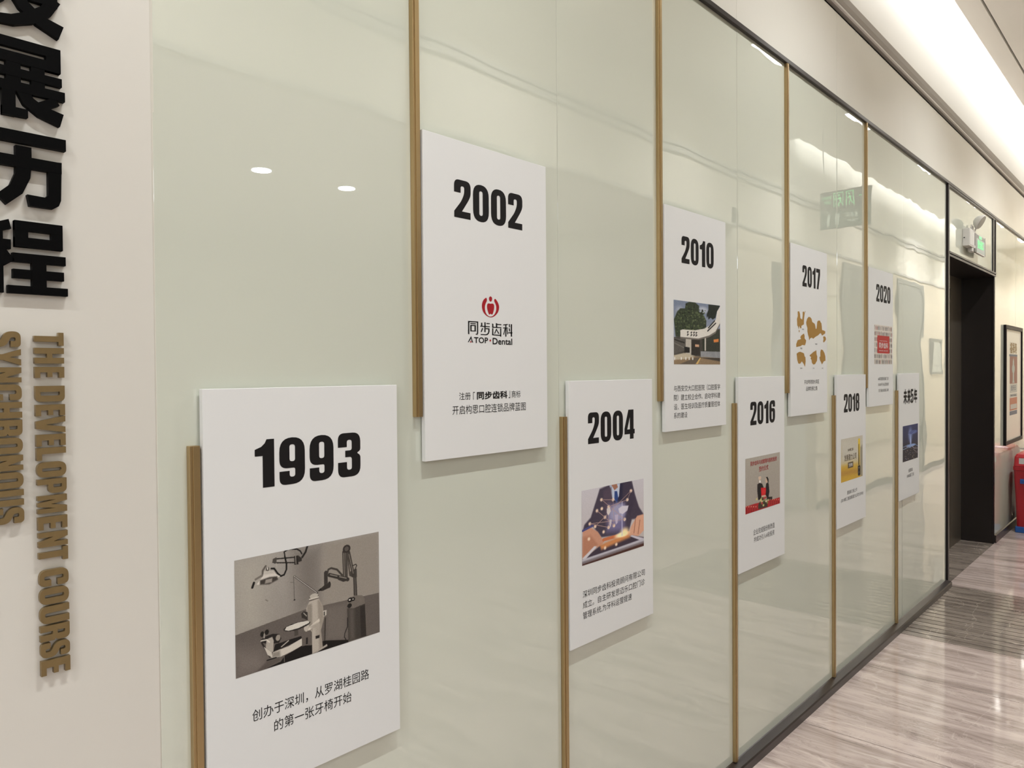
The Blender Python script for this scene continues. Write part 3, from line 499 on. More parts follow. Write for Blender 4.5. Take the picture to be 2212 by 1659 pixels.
'gate': [('G','v',(112,122,140),(150,155,165)),('E',(0.116,0.148,0.064,0.049),(150,155,168),0.06),('E',(0.61,0.106,0.105,0.051),(165,170,180),0.06),('P',[(0.036,0.567),(0.004,0.303),(0.069,0.176),(0.132,0.122),(0.228,0.114),(0.244,0.033),(0.325,0.0),(0.441,-0.001),(0.525,0.049),(0.525,0.138),(0.61,0.182),(0.686,0.28),(0.678,0.383),(0.54,0.493),(0.274,0.581)],(48,56,40),0.008),('E',(0.417,0.379,0.02,0.017),(88,98,66),0.006),('E',(0.055,0.278,0.021,0.013),(34,42,28),0.006),('E',(0.105,0.275,0.011,0.012),(88,98,66),0.006),('E',(0.186,0.389,0.014,0.008),(26,32,22),0.006),('E',(0.132,0.422,0.009,0.013),(34,42,28),0.006),('E',(0.115,0.502,0.008,0.015),(34,42,28),0.006),('E',(0.578,0.156,0.024,0.012),(34,42,28),0.006),('E',(0.144,0.499,0.011,0.017),(26,32,22),0.006),('E',(0.217,0.218,0.01,0.008),(72,84,54),0.006),('E',(0.236,0.425,0.016,0.013),(58,70,46),0.006),('E',(0.22,0.371,0.011,0.011),(34,42,28),0.006),('E',(0.07,0.506,0.008,0.014),(26,32,22),0.006),('E',(0.048,0.423,0.012,0.012),(72,84,54),0.006),('E',(0.311,0.37,0.017,0.017),(72,84,54),0.006),('E',(0.501,0.462,0.023,0.011),(58,70,46),0.006),('E',(0.592,0.136,0.015,0.014),(58,70,46),0.006),('E',(0.242,0.33,0.021,0.01),(88,98,66),0.006),('E',(0.092,0.374,0.012,0.015),(34,42,28),0.006),('E',(0.48,0.173,0.016,0.015),(72,84,54),0.006),('E',(0.653,0.266,0.015,0.009),(88,98,66),0.006),('E',(0.245,0.165,0.017,0.008),(72,84,54),0.006),('E',(0.532,0.181,0.012,0.017),(88,98,66),0.006),('E',(0.628,0.313,0.021,0.008),(26,32,22),0.006),('E',(0.263,0.076,0.014,0.007),(88,98,66),0.006),('E',(0.563,0.481,0.016,0.012),(58,70,46),0.006),('E',(0.328,0.177,0.014,0.008),(26,32,22),0.006),('E',(0.545,0.273,0.011,0.017),(58,70,46),0.006),('E',(0.145,0.283,0.015,0.012),(88,98,66),0.006),('E',(0.254,0.41,0.019,0.014),(72,84,54),0.006),('E',(0.505,0.196,0.019,0.01),(26,32,22),0.006),('E',(0.195,0.502,0.018,0.017),(58,70,46),0.006),('E',(0.434,0.303,0.009,0.013),(58,70,46),0.006),('E',(0.234,0.177,0.012,0.011),(58,70,46),0.006),('E',(0.246,0.345,0.019,0.016),(58,70,46),0.006),('E',(0.574,0.232,0.014,0.01),(34,42,28),0.006),('E',(0.359,0.116,0.021,0.017),(26,32,22),0.006),('E',(0.448,0.226,0.018,0.017),(88,98,66),0.006),('E',(0.445,0.228,0.018,0.015),(58,70,46),0.006),('E',(0.481,0.041,0.011,0.011),(34,42,28),0.006),('E',(0.168,0.369,0.017,0.007),(26,32,22),0.006),('E',(0.64,0.242,0.018,0.012),(58,70,46),0.006),('E',(0.266,0.329,0.017,0.009),(58,70,46),0.006),('E',(0.204,0.241,0.01,0.016),(58,70,46),0.006),('E',(0.638,0.275,0.013,0.009),(88,98,66),0.006),('E',(0.241,0.317,0.022,0.015),(26,32,22),0.006),('E',(0.284,0.306,0.016,0.011),(34,42,28),0.006),('E',(0.4,0.298,0.023,0.017),(88,98,66),0.006),('E',(0.091,0.435,0.017,0.011),(58,70,46),0.006),('E',(0.381,0.323,0.011,0.013),(88,98,66),0.006),('E',(0.264,0.247,0.011,0.009),(26,32,22),0.006),('E',(0.268,0.441,0.01,0.012),(58,70,46),0.006),('E',(0.338,0.233,0.013,0.018),(26,32,22),0.006),('E',(0.051,0.365,0.021,0.009),(72,84,54),0.006),('E',(0.518,0.413,0.009,0.013),(58,70,46),0.006),('E',(0.183,0.272,0.008,0.012),(34,42,28),0.006),('E',(0.481,0.162,0.016,0.018),(88,98,66),0.006),('E',(0.431,0.314,0.02,0.008),(34,42,28),0.006),('E',(0.217,0.297,0.013,0.009),(88,98,66),0.006),('E',(0.454,0.41,0.01,0.007),(88,98,66),0.006),('E',(0.312,0.466,0.021,0.013),(72,84,54),0.006),('E',(0.296,0.417,0.017,0.014),(26,32,22),0.006),('E',(0.568,0.417,0.016,0.014),(34,42,28),0.006),('E',(0.595,0.237,0.02,0.01),(72,84,54),0.006),('E',(0.463,0.232,0.013,0.015),(58,70,46),0.006),('E',(0.122,0.278,0.016,0.012),(58,70,46),0.006),('E',(0.364,0.236,0.017,0.007),(34,42,28),0.006),('E',(0.074,0.491,0.012,0.011),(72,84,54),0.006),('E',(0.66,0.345,0.009,0.016),(34,42,28),0.006),('E',(0.411,0.418,0.01,0.017),(58,70,46),0.006),('E',(0.47,0.234,0.012,0.008),(34,42,28),0.006),('E',(0.375,0.344,0.019,0.01),(88,98,66),0.006),('E',(0.387,0.381,0.021,0.008),(26,32,22),0.006),('E',(0.091,0.374,0.015,0.01),(58,70,46),0.006),('E',(0.214,0.313,0.018,0.009),(88,98,66),0.006),('E',(0.372,0.141,0.009,0.009),(58,70,46),0.006),('E',(0.352,0.102,0.012,0.011),(26,32,22),0.006),('E',(0.144,0.383,0.017,0.007),(72,84,54),0.006),('E',(0.4,0.147,0.021,0.011),(58,70,46),0.006),('E',(0.101,0.303,0.016,0.011),(34,42,28),0.006),('E',(0.625,0.218,0.021,0.015),(72,84,54),0.006),('E',(0.643,0.329,0.022,0.008),(88,98,66),0.006),('E',(0.263,0.432,0.012,0.017),(58,70,46),0.006),('E',(0.528,0.201,0.02,0.011),(58,70,46),0.006),('E',(0.534,0.227,0.021,0.012),(88,98,66),0.006),('E',(0.658,0.114,0.011,0.007),(72,84,54),0.006),('E',(0.06,0.468,0.014,0.014),(72,84,54),0.006),('E',(0.296,0.184,0.021,0.016),(58,70,46),0.006),('E',(0.32,0.089,0.01,0.008),(58,70,46),0.006),('E',(0.575,0.43,0.015,0.012),(72,84,54),0.006),('E',(0.21,0.161,0.015,0.006),(58,70,46),0.006),('E',(0.051,0.274,0.019,0.008),(58,70,46),0.006),('E',(0.211,0.361,0.019,0.008),(34,42,28),0.006),('E',(0.476,0.298,0.018,0.013),(58,70,46),0.006),('E',(0.455,0.117,0.014,0.007),(26,32,22),0.006),('E',(0.135,0.17,0.018,0.016),(88,98,66),0.006),('E',(0.296,0.494,0.008,0.007),(26,32,22),0.006),('E',(0.553,0.416,0.017,0.017),(72,84,54),0.006),('E',(0.178,0.422,0.009,0.011),(34,42,28),0.006),('E',(0.431,0.265,0.02,0.006),(26,32,22),0.006),('E',(0.306,0.34,0.021,0.016),(34,42,28),0.006),('E',(0.144,0.29,0.014,0.012),(72,84,54),0.006),('E',(0.613,0.391,0.01,0.017),(34,42,28),0.006),('E',(0.401,0.434,0.012,0.006),(88,98,66),0.006),('E',(0.253,0.243,0.019,0.013),(34,42,28),0.006),('E',(0.482,0.456,0.013,0.011),(34,42,28),0.006),('E',(0.375,0.102,0.016,0.015),(58,70,46),0.006),('E',(0.544,0.17,0.01,0.007),(34,42,28),0.006),('E',(0.464,0.403,0.023,0.014),(58,70,46),0.006),('E',(0.073,0.382,0.009,0.008),(58,70,46),0.006),('E',(0.583,0.437,0.01,0.015),(26,32,22),0.006),('E',(0.5,0.287,0.022,0.014),(34,42,28),0.006),('E',(0.387,0.242,0.021,0.014),(72,84,54),0.006),('E',(0.484,0.356,0.012,0.016),(26,32,22),0.006),('E',(0.38,0.187,0.012,0.007),(26,32,22),0.006),('E',(0.452,0.164,0.009,0.015),(88,98,66),0.006),('E',(0.641,0.406,0.015,0.009),(88,98,66),0.006),('E',(0.047,0.306,0.01,0.008),(58,70,46),0.006),('E',(0.045,0.332,0.019,0.014),(72,84,54),0.006),('E',(0.198,0.331,0.017,0.008),(26,32,22),0.006),('E',(0.227,0.47,0.014,0.011),(26,32,22),0.006),('E',(0.066,0.368,0.01,0.011),(26,32,22),0.006),('E',(0.402,0.084,0.02,0.011),(72,84,54),0.006),('E',(0.602,0.128,0.02,0.011),(26,32,22),0.006),('E',(0.167,0.184,0.01,0.012),(58,70,46),0.006),('E',(0.507,0.394,0.014,0.016),(72,84,54),0.006),('E',(0.415,0.221,0.01,0.016),(26,32,22),0.006),('E',(0.268,0.091,0.014,0.015),(58,70,46),0.006),('E',(0.597,0.112,0.02,0.01),(26,32,22),0.006),('E',(0.571,0.314,0.021,0.011),(72,84,54),0.006),('E',(0.099,0.337,0.016,0.015),(72,84,54),0.006),('E',(0.225,0.227,0.015,0.014),(26,32,22),0.006),('E',(0.308,0.407,0.017,0.017),(88,98,66),0.006),('E',(0.447,0.282,0.021,0.01),(88,98,66),0.006),('E',(0.049,0.415,0.01,0.009),(72,84,54),0.006),('E',(0.09,0.225,0.016,0.015),(26,32,22),0.006),('E',(0.22,0.477,0.012,0.014),(72,84,54),0.006),('E',(0.637,0.156,0.014,0.016),(88,98,66),0.006),('E',(0.411,0.132,0.016,0.016),(34,42,28),0.006),('E',(0.242,0.41,0.014,0.017),(26,32,22),0.006),('E',(0.264,0.393,0.016,0.008),(88,98,66),0.006),('E',(0.231,0.2,0.02,0.016),(58,70,46),0.006),('E',(0.213,0.417,0.019,0.007),(34,42,28),0.006),('E',(0.083,0.252,0.011,0.013),(88,98,66),0.006),('E',(0.381,0.423,0.021,0.014),(26,32,22),0.006),('E',(0.175,0.277,0.017,0.009),(26,32,22),0.006),('E',(0.205,0.33,0.022,0.008),(72,84,54),0.006),('E',(0.127,0.195,0.015,0.013),(26,32,22),0.006),('E',(0.151,0.329,0.017,0.014),(72,84,54),0.006),('E',(0.074,0.285,0.019,0.016),(58,70,46),0.006),('E',(0.15,0.272,0.014,0.016),(88,98,66),0.006),('E',(0.557,0.246,0.01,0.008),(34,42,28),0.006),('E',(0.104,0.215,0.013,0.015),(88,98,66),0.006),('E',(0.503,0.371,0.021,0.016),(88,98,66),0.006),('E',(0.633,0.311,0.023,0.007),(72,84,54),0.006),('E',(0.541,0.115,0.013,0.008),(72,84,54),0.006),('E',(0.183,0.485,0.015,0.006),(88,98,66),0.006),('E',(0.243,0.39,0.015,0.017),(58,70,46),0.006),('E',(0.046,0.433,0.022,0.014),(34,42,28),0.006),('E',(0.608,0.197,0.013,0.012),(72,84,54),0.006),('E',(0.388,0.174,0.014,0.016),(88,98,66),0.006),('E',(0.299,0.147,0.023,0.009),(72,84,54),0.006),('E',(0.123,0.5,0.016,0.011),(34,42,28),0.006),('E',(0.366,0.218,0.023,0.007),(58,70,46),0.006),('E',(0.378,0.482,0.021,0.007),(34,42,28),0.006),('E',(0.152,0.424,0.008,0.012),(58,70,46),0.006),('E',(0.401,0.426,0.016,0.006),(34,42,28),0.006),('E',(0.273,0.405,0.015,0.013),(88,98,66),0.006),('E',(0.427,0.05,0.009,0.015),(26,32,22),0.006),('E',(0.538,0.41,0.015,0.017),(72,84,54),0.006),('E',(0.66,0.371,0.023,0.008),(34,42,28),0.006),('E',(0.291,0.493,0.023,0.009),(26,32,22),0.006),('E',(0.257,0.05,0.017,0.015),(26,32,22),0.006),('E',(0.083,0.375,0.008,0.011),(34,42,28),0.006),('E',(0.548,0.475,0.018,0.007),(34,42,28),0.006),('E',(0.416,0.041,0.021,0.007),(34,42,28),0.006),('E',(0.501,0.201,0.021,0.008),(88,98,66),0.006),('E',(0.592,0.44,0.018,0.01),(72,84,54),0.006),('E',(0.431,0.208,0.014,0.011),(88,98,66),0.006),('E',(0.304,0.446,0.023,0.008),(72,84,54),0.006),('E',(0.368,0.378,0.01,0.011),(72,84,54),0.006),('E',(0.042,0.416,0.013,0.011),(88,98,66),0.006),('E',(0.179,0.196,0.019,0.009),(26,32,22),0.006),('E',(0.585,0.385,0.017,0.012),(72,84,54),0.006),('E',(0.437,0.464,0.014,0.012),(88,98,66),0.006),('E',(0.619,0.466,0.024,0.009),(34,42,28),0.006),('E',(0.397,0.353,0.018,0.007),(34,42,28),0.006),('E',(0.359,0.22,0.022,0.009),(88,98,66),0.006),('E',(0.262,0.236,0.015,0.007),(72,84,54),0.006),('E',(0.382,0.134,0.015,0.007),(72,84,54),0.006),('E',(0.106,0.463,0.013,0.01),(58,70,46),0.006),('E',(0.331,0.109,0.01,0.009),(72,84,54),0.006),('E',(0.42,0.215,0.017,0.009),(58,70,46),0.006),('E',(0.397,0.443,0.022,0.015),(88,98,66),0.006),('E',(0.492,0.29,0.008,0.007),(88,98,66),0.006),('E',(0.336,0.444,0.009,0.013),(72,84,54),0.006),('E',(0.286,0.291,0.015,0.012),(88,98,66),0.006),('E',(0.075,0.374,0.009,0.007),(26,32,22),0.006),('E',(0.219,0.292,0.016,0.016),(58,70,46),0.006),('E',(0.108,0.404,0.012,0.01),(72,84,54),0.006),('E',(0.582,0.171,0.019,0.012),(26,32,22),0.006),('E',(0.131,0.159,0.011,0.017),(34,42,28),0.006),('E',(0.315,0.113,0.023,0.013),(26,32,22),0.006),('E',(0.416,0.337,0.011,0.008),(26,32,22),0.006),('E',(0.138,0.288,0.022,0.01),(72,84,54),0.006),('E',(0.124,0.183,0.015,0.012),(34,42,28),0.006),('E',(0.375,0.345,0.014,0.015),(58,70,46),0.006),('E',(0.193,0.218,0.021,0.009),(72,84,54),0.006),('E',(0.512,0.183,0.01,0.014),(88,98,66),0.006),('E',(0.143,0.412,0.016,0.008),(58,70,46),0.006),('E',(0.482,0.15,0.015,0.01),(72,84,54),0.006),('E',(0.225,0.186,0.013,0.017),(26,32,22),0.006),('E',(0.144,0.488,0.019,0.016),(88,98,66),0.006),('E',(0.283,0.259,0.009,0.011),(88,98,66),0.006),('E',(0.366,0.341,0.018,0.01),(58,70,46),0.006),('E',(0.626,0.236,0.01,0.015),(72,84,54),0.006),('E',(0.414,0.079,0.018,0.014),(26,32,22),0.006),('E',(0.302,0.17,0.016,0.017),(26,32,22),0.006),('E',(0.06,0.464,0.021,0.008),(34,42,28),0.006),('E',(0.608,0.17,0.022,0.013),(34,42,28),0.006),('E',(0.22,0.444,0.017,0.009),(88,98,66),0.006),('E',(0.607,0.288,0.016,0.01),(58,70,46),0.006),('E',(0.314,0.23,0.018,0.007),(88,98,66),0.006),('E',(0.158,0.374,0.018,0.007),(34,42,28),0.006),('P',[(0.733,0.005),(1.0,0.001),(0.93,0.105),(0.893,0.213),(0.828,0.249),(0.785,0.221),(0.731,0.256),(0.721,0.2),(0.696,0.227),(0.69,0.176),(0.732,0.095)],(30,36,30),0.006),('P',[(0.93,0.105),(1.0,0.019),(0.999,0.205),(0.892,0.292)],(206,202,194),0.003),('P',[(0.002,0.581),(1.002,0.391),(0.999,0.869),(0.0,0.884)],(66,62,56),0.01),('P',[(0.002,0.593),(0.241,0.595),(0.24,0.781),(0.001,0.847)],(84,80,74),0.01),('L',[(0.002,0.666),(0.224,0.744)],(120,116,108),0.01),('L',[(0.02,0.617),(0.209,0.658)],(40,38,34),0.02),('P',[(0.241,0.583),(0.355,0.59),(0.354,0.853),(0.233,0.855)],(176,170,158),0.004),('P',[(0.208,0.72),(0.322,0.729),(0.321,0.816),(0.214,0.816)],(28,27,26),0),('P',[(0.371,0.602),(0.539,0.583),(0.538,0.85),(0.354,0.853)],(44,40,36),0.006),('P',[(0.591,0.58),(0.685,0.512),(0.694,0.783),(0.607,0.785)],(40,44,34),0.006),('P',[(0.642,0.565),(0.677,0.559),(0.676,0.775),(0.641,0.776)],(176,170,158),0),('P',[(0.695,0.511),(0.998,0.404),(0.996,0.789),(0.694,0.791)],(50,52,44),0.01),('P',[(0.847,0.583),(0.964,0.565),(0.964,0.618),(0.854,0.63)],(198,120,60),0.006),('P',[(0.438,0.675),(0.522,0.677),(0.522,0.718),(0.437,0.716)],(190,150,120),0.004),('P',[(0.555,0.786),(1.0,0.784),(0.999,0.882),(0.555,0.875)],(120,122,124),0.004),('P',[(0.13,0.465),(0.178,0.45),(0.439,0.448),(0.643,0.411),(0.784,0.338),(0.892,0.252),(0.999,0.099),(0.999,0.298),(0.891,0.449),(0.748,0.522),(0.505,0.584),(0.13,0.575)],(204,200,190),0.002),('P',[(0.13,0.568),(0.505,0.579),(0.748,0.517),(0.892,0.444),(0.999,0.295),(0.998,0.324),(0.891,0.476),(0.748,0.548),(0.505,0.602),(0.13,0.595)],(108,102,94),0.002),('P',[(0.0,0.872),(0.24,0.855),(0.555,0.875),(0.999,0.89),(0.999,1.002),(-0.0,1.0)],(132,112,86),0.006),('P',[(0.001,0.859),(0.208,0.819),(0.437,0.864),(0.239,0.917),(0.0,0.932)],(178,168,146),0.01),('P',[(0.112,0.999),(0.436,0.89),(0.572,0.88),(0.436,0.998)],(92,82,70),0.008),('P',[(0.449,0.993),(0.544,0.886),(0.565,0.885),(0.496,0.993)],(196,164,100),0.003),('P',[(0.538,0.888),(0.999,0.89),(0.999,0.948),(0.711,0.912)],(60,54,48),0.01),('P',[(0.007,0.888),(0.025,0.888),(0.025,0.932),(0.006,0.932)],(222,220,214),0),('P',[(0.138,0.886),(0.156,0.886),(0.156,0.93),(0.137,0.931)],(222,220,214),0),('P',[(0.23,0.885),(0.249,0.885),(0.249,0.93),(0.23,0.93)],(222,220,214),0),('P',[(0.301,0.884),(0.321,0.884),(0.32,0.929),(0.301,0.929)],(222,220,214),0),('P',[(0.377,0.883),(0.396,0.883),(0.396,0.928),(0.376,0.928)],(222,220,214),0),('L',[(0.572,0.788),(0.572,0.88)],(190,190,190),0.004),('L',[(0.603,0.787),(0.603,0.88)],(190,190,190),0.004),('L',[(0.634,0.787),(0.634,0.879)],(190,190,190),0.004),('L',[(0.666,0.786),(0.665,0.879)],(190,190,190),0.004),('L',[(0.697,0.785),(0.697,0.878)],(190,190,190),0.004),('L',[(0.729,0.785),(0.728,0.878)],(190,190,190),0.004),('L',[(0.761,0.784),(0.76,0.877)],(190,190,190),0.004),('L',[(0.793,0.783),(0.792,0.877)],(190,190,190),0.004),('L',[(0.825,0.782),(0.824,0.877)],(190,190,190),0.004),('L',[(0.857,0.782),(0.857,0.876)],(190,190,190),0.004),('L',[(0.89,0.781),(0.889,0.876)],(190,190,190),0.004),('L',[(0.923,0.78),(0.922,0.875)],(190,190,190),0.004),('L',[(0.956,0.779),(0.955,0.875)],(190,190,190),0.004),('L',[(0.989,0.779),(0.988,0.874)],(190,190,190),0.004),('L',[(0.271,0.487),(0.297,0.481)],(30,28,26),0.012),('L',[(0.284,0.476),(0.277,0.541)],(30,28,26),0.012),('L',[(0.271,0.537),(0.3,0.52)],(30,28,26),0.012),('L',[(0.346,0.491),(0.372,0.484)],(30,28,26),0.012),('L',[(0.359,0.48),(0.352,0.545)],(30,28,26),0.012),('L',[(0.345,0.541),(0.375,0.524)],(30,28,26),0.012),('L',[(0.402,0.488),(0.429,0.481)],(30,28,26),0.012),('L',[(0.415,0.477),(0.408,0.543)],(30,28,26),0.012),('L',[(0.402,0.538),(0.432,0.522)],(30,28,26),0.012),('L',[(0.452,0.49),(0.479,0.484)],(30,28,26),0.012),('L',[(0.465,0.479),(0.458,0.546)],(30,28,26),0.012),('L',[(0.452,0.541),(0.482,0.524)],(30,28,26),0.012),('L',[(0.731,0.393),(0.874,0.267)],(34,32,30),0.02),('L',[(0.713,0.446),(0.899,0.304)],(34,32,30),0.02)],
'signing': [('G','v',(160,154,142),(152,144,134)),('P',[(0.328,0.514),(0.391,0.496),(0.466,0.526),(0.504,0.594),(0.492,0.801),(0.353,0.81),(0.327,0.647)],(26,22,22),0.003),('E',(0.399,0.397,0.041,0.049),(196,172,150),0.004),('P',[(0.366,0.382),(0.366,0.343),(0.433,0.354),(0.437,0.393),(0.411,0.37)],(150,146,140),0.004),('P',[(0.384,0.451),(0.421,0.457),(0.417,0.5),(0.388,0.495)],(230,226,220),0),('P',[(0.581,0.546),(0.619,0.528),(0.658,0.56),(0.677,0.713),(0.645,0.831),(0.561,0.79),(0.561,0.641)],(24,21,24),0.003),('E',(0.6,0.48,0.039,0.05),(190,164,142),0.004),('P',[(0.574,0.421),(0.62,0.421),(0.655,0.472),(0.646,0.57),(0.623,0.504),(0.593,0.444)],(20,18,18),0.003),('P',[(0.428,0.593),(0.58,0.62),(0.561,0.777),(0.439,0.761)],(186,28,34),0.002),('E',(0.515,0.682,0.054,0.049),(200,40,44),0.02),('P',[(0.447,0.743),(0.561,0.753),(0.599,0.797),(0.446,0.78)],(198,168,146),0.006),('P',[(0.599,0.802),(0.763,0.824),(0.763,0.884),(0.599,0.867)],(24,20,20),0),('P',[(-0.001,0.857),(0.279,0.856),(0.637,0.879),(0.997,0.883),(0.997,1.003),(-0.002,0.997)],(158,34,36),0.002),('L',[(0.027,0.851),(0.034,0.983)],(92,30,30),0.012),('E',(0.027,0.863,0.014,0.014),(200,130,110),0.006),('L',[(0.091,0.865),(0.097,0.997)],(92,30,30),0.012),('E',(0.091,0.877,0.014,0.014),(200,130,110),0.006),('L',[(0.155,0.878),(0.162,1.011)],(92,30,30),0.012),('E',(0.155,0.89,0.014,0.014),(200,130,110),0.006),('L',[(0.22,0.892),(0.227,1.026)],(92,30,30),0.012),('E',(0.22,0.904,0.015,0.014),(200,130,110),0.006),('L',[(0.286,0.905),(0.293,1.04)],(92,30,30),0.012),('E',(0.286,0.918,0.015,0.014),(200,130,110),0.006),('L',[(0.696,0.891),(0.704,0.963)],(92,28,28),0.012),('E',(0.696,0.866,0.012,0.013),(200,120,100),0.006),('L',[(0.759,0.904),(0.767,0.976)],(92,28,28),0.012),('E',(0.759,0.879,0.012,0.012),(200,120,100),0.006),('L',[(0.823,0.917),(0.83,0.989)],(92,28,28),0.012),('E',(0.823,0.891,0.012,0.013),(200,120,100),0.006),('L',[(0.887,0.929),(0.895,1.002)],(92,28,28),0.012),('E',(0.887,0.904,0.012,0.013),(200,120,100),0.006),('L',[(0.952,0.943),(0.96,1.016)],(92,28,28),0.012),('E',(0.952,0.917,0.012,0.013),(200,120,100),0.006),('P',[(0.352,0.895),(0.484,0.775),(0.618,0.925),(0.618,0.987),(0.352,0.98)],(60,50,40),0.01),('E',(0.522,0.801,0.023,0.02),(160,60,60),0.01),('E',(0.486,0.861,0.022,0.02),(210,200,180),0.01),('E',(0.44,0.822,0.022,0.019),(60,70,40),0.01),('E',(0.477,0.88,0.023,0.02),(160,60,60),0.01),('E',(0.524,0.813,0.023,0.02),(160,60,60),0.01),('E',(0.564,0.86,0.023,0.02),(120,130,70),0.01),('E',(0.518,0.933,0.022,0.019),(60,70,40),0.01),('E',(0.43,0.811,0.023,0.019),(120,130,70),0.01),('E',(0.522,0.848,0.023,0.019),(120,130,70),0.01),('E',(0.434,0.897,0.022,0.02),(60,70,40),0.01),('E',(0.452,0.873,0.023,0.02),(210,200,180),0.01),('E',(0.443,0.79,0.023,0.019),(120,130,70),0.01),('E',(0.581,0.875,0.023,0.02),(210,200,180),0.01),('E',(0.563,0.802,0.024,0.02),(160,60,60),0.01),('E',(0.637,0.864,0.024,0.02),(190,180,120),0.01),('E',(0.308,0.784,0.022,0.02),(190,180,120),0.01),('E',(0.502,0.875,0.023,0.02),(60,70,40),0.01),('E',(0.486,0.92,0.023,0.02),(60,70,40),0.01),('E',(0.456,0.857,0.023,0.02),(190,180,120),0.01),('E',(0.516,0.937,0.023,0.02),(60,70,40),0.01),('E',(0.465,0.896,0.022,0.02),(160,60,60),0.01),('E',(0.501,0.935,0.023,0.02),(190,180,120),0.01),('E',(0.616,0.906,0.024,0.02),(120,130,70),0.01),('E',(0.426,0.816,0.023,0.02),(190,180,120),0.01),('E',(0.43,0.833,0.023,0.02),(190,180,120),0.01),('E',(0.454,0.882,0.022,0.019),(160,60,60),0.01)],
'brush': [('G','v',(182,176,160),(196,160,60)),('P',[(0.001,-0.01),(1.001,0.022),(1.0,0.602),(-0.0,0.566)],(186,182,168),0.12),('P',[(-0.0,0.628),(0.753,0.676),(0.753,1.01),(-0.001,0.992)],(186,150,56),0.06),('P',[(-0.001,0.731),(0.774,0.787),(0.774,0.895),(-0.001,0.854)],(170,132,60),0.04),('P',[(0.883,0.281),(1.001,0.23),(1.0,1.008),(0.882,0.999)],(140,134,116),0.04),('P',[(0.784,0.064),(0.878,0.068),(0.878,0.281),(0.852,0.712),(0.796,0.704),(0.775,0.268)],(206,178,60),0.004),('P',[(0.801,0.207),(0.826,0.188),(0.843,0.711),(0.791,0.703)],(70,54,30),0.006),('P',[(0.766,0.721),(0.86,0.713),(0.886,0.75),(0.886,0.945),(0.826,0.973),(0.774,0.949)],(38,34,34),0.004),('E',(0.826,0.773,0.026,0.017),(110,110,110),0.01),('E',(0.826,0.882,0.026,0.017),(90,90,92),0.01)],
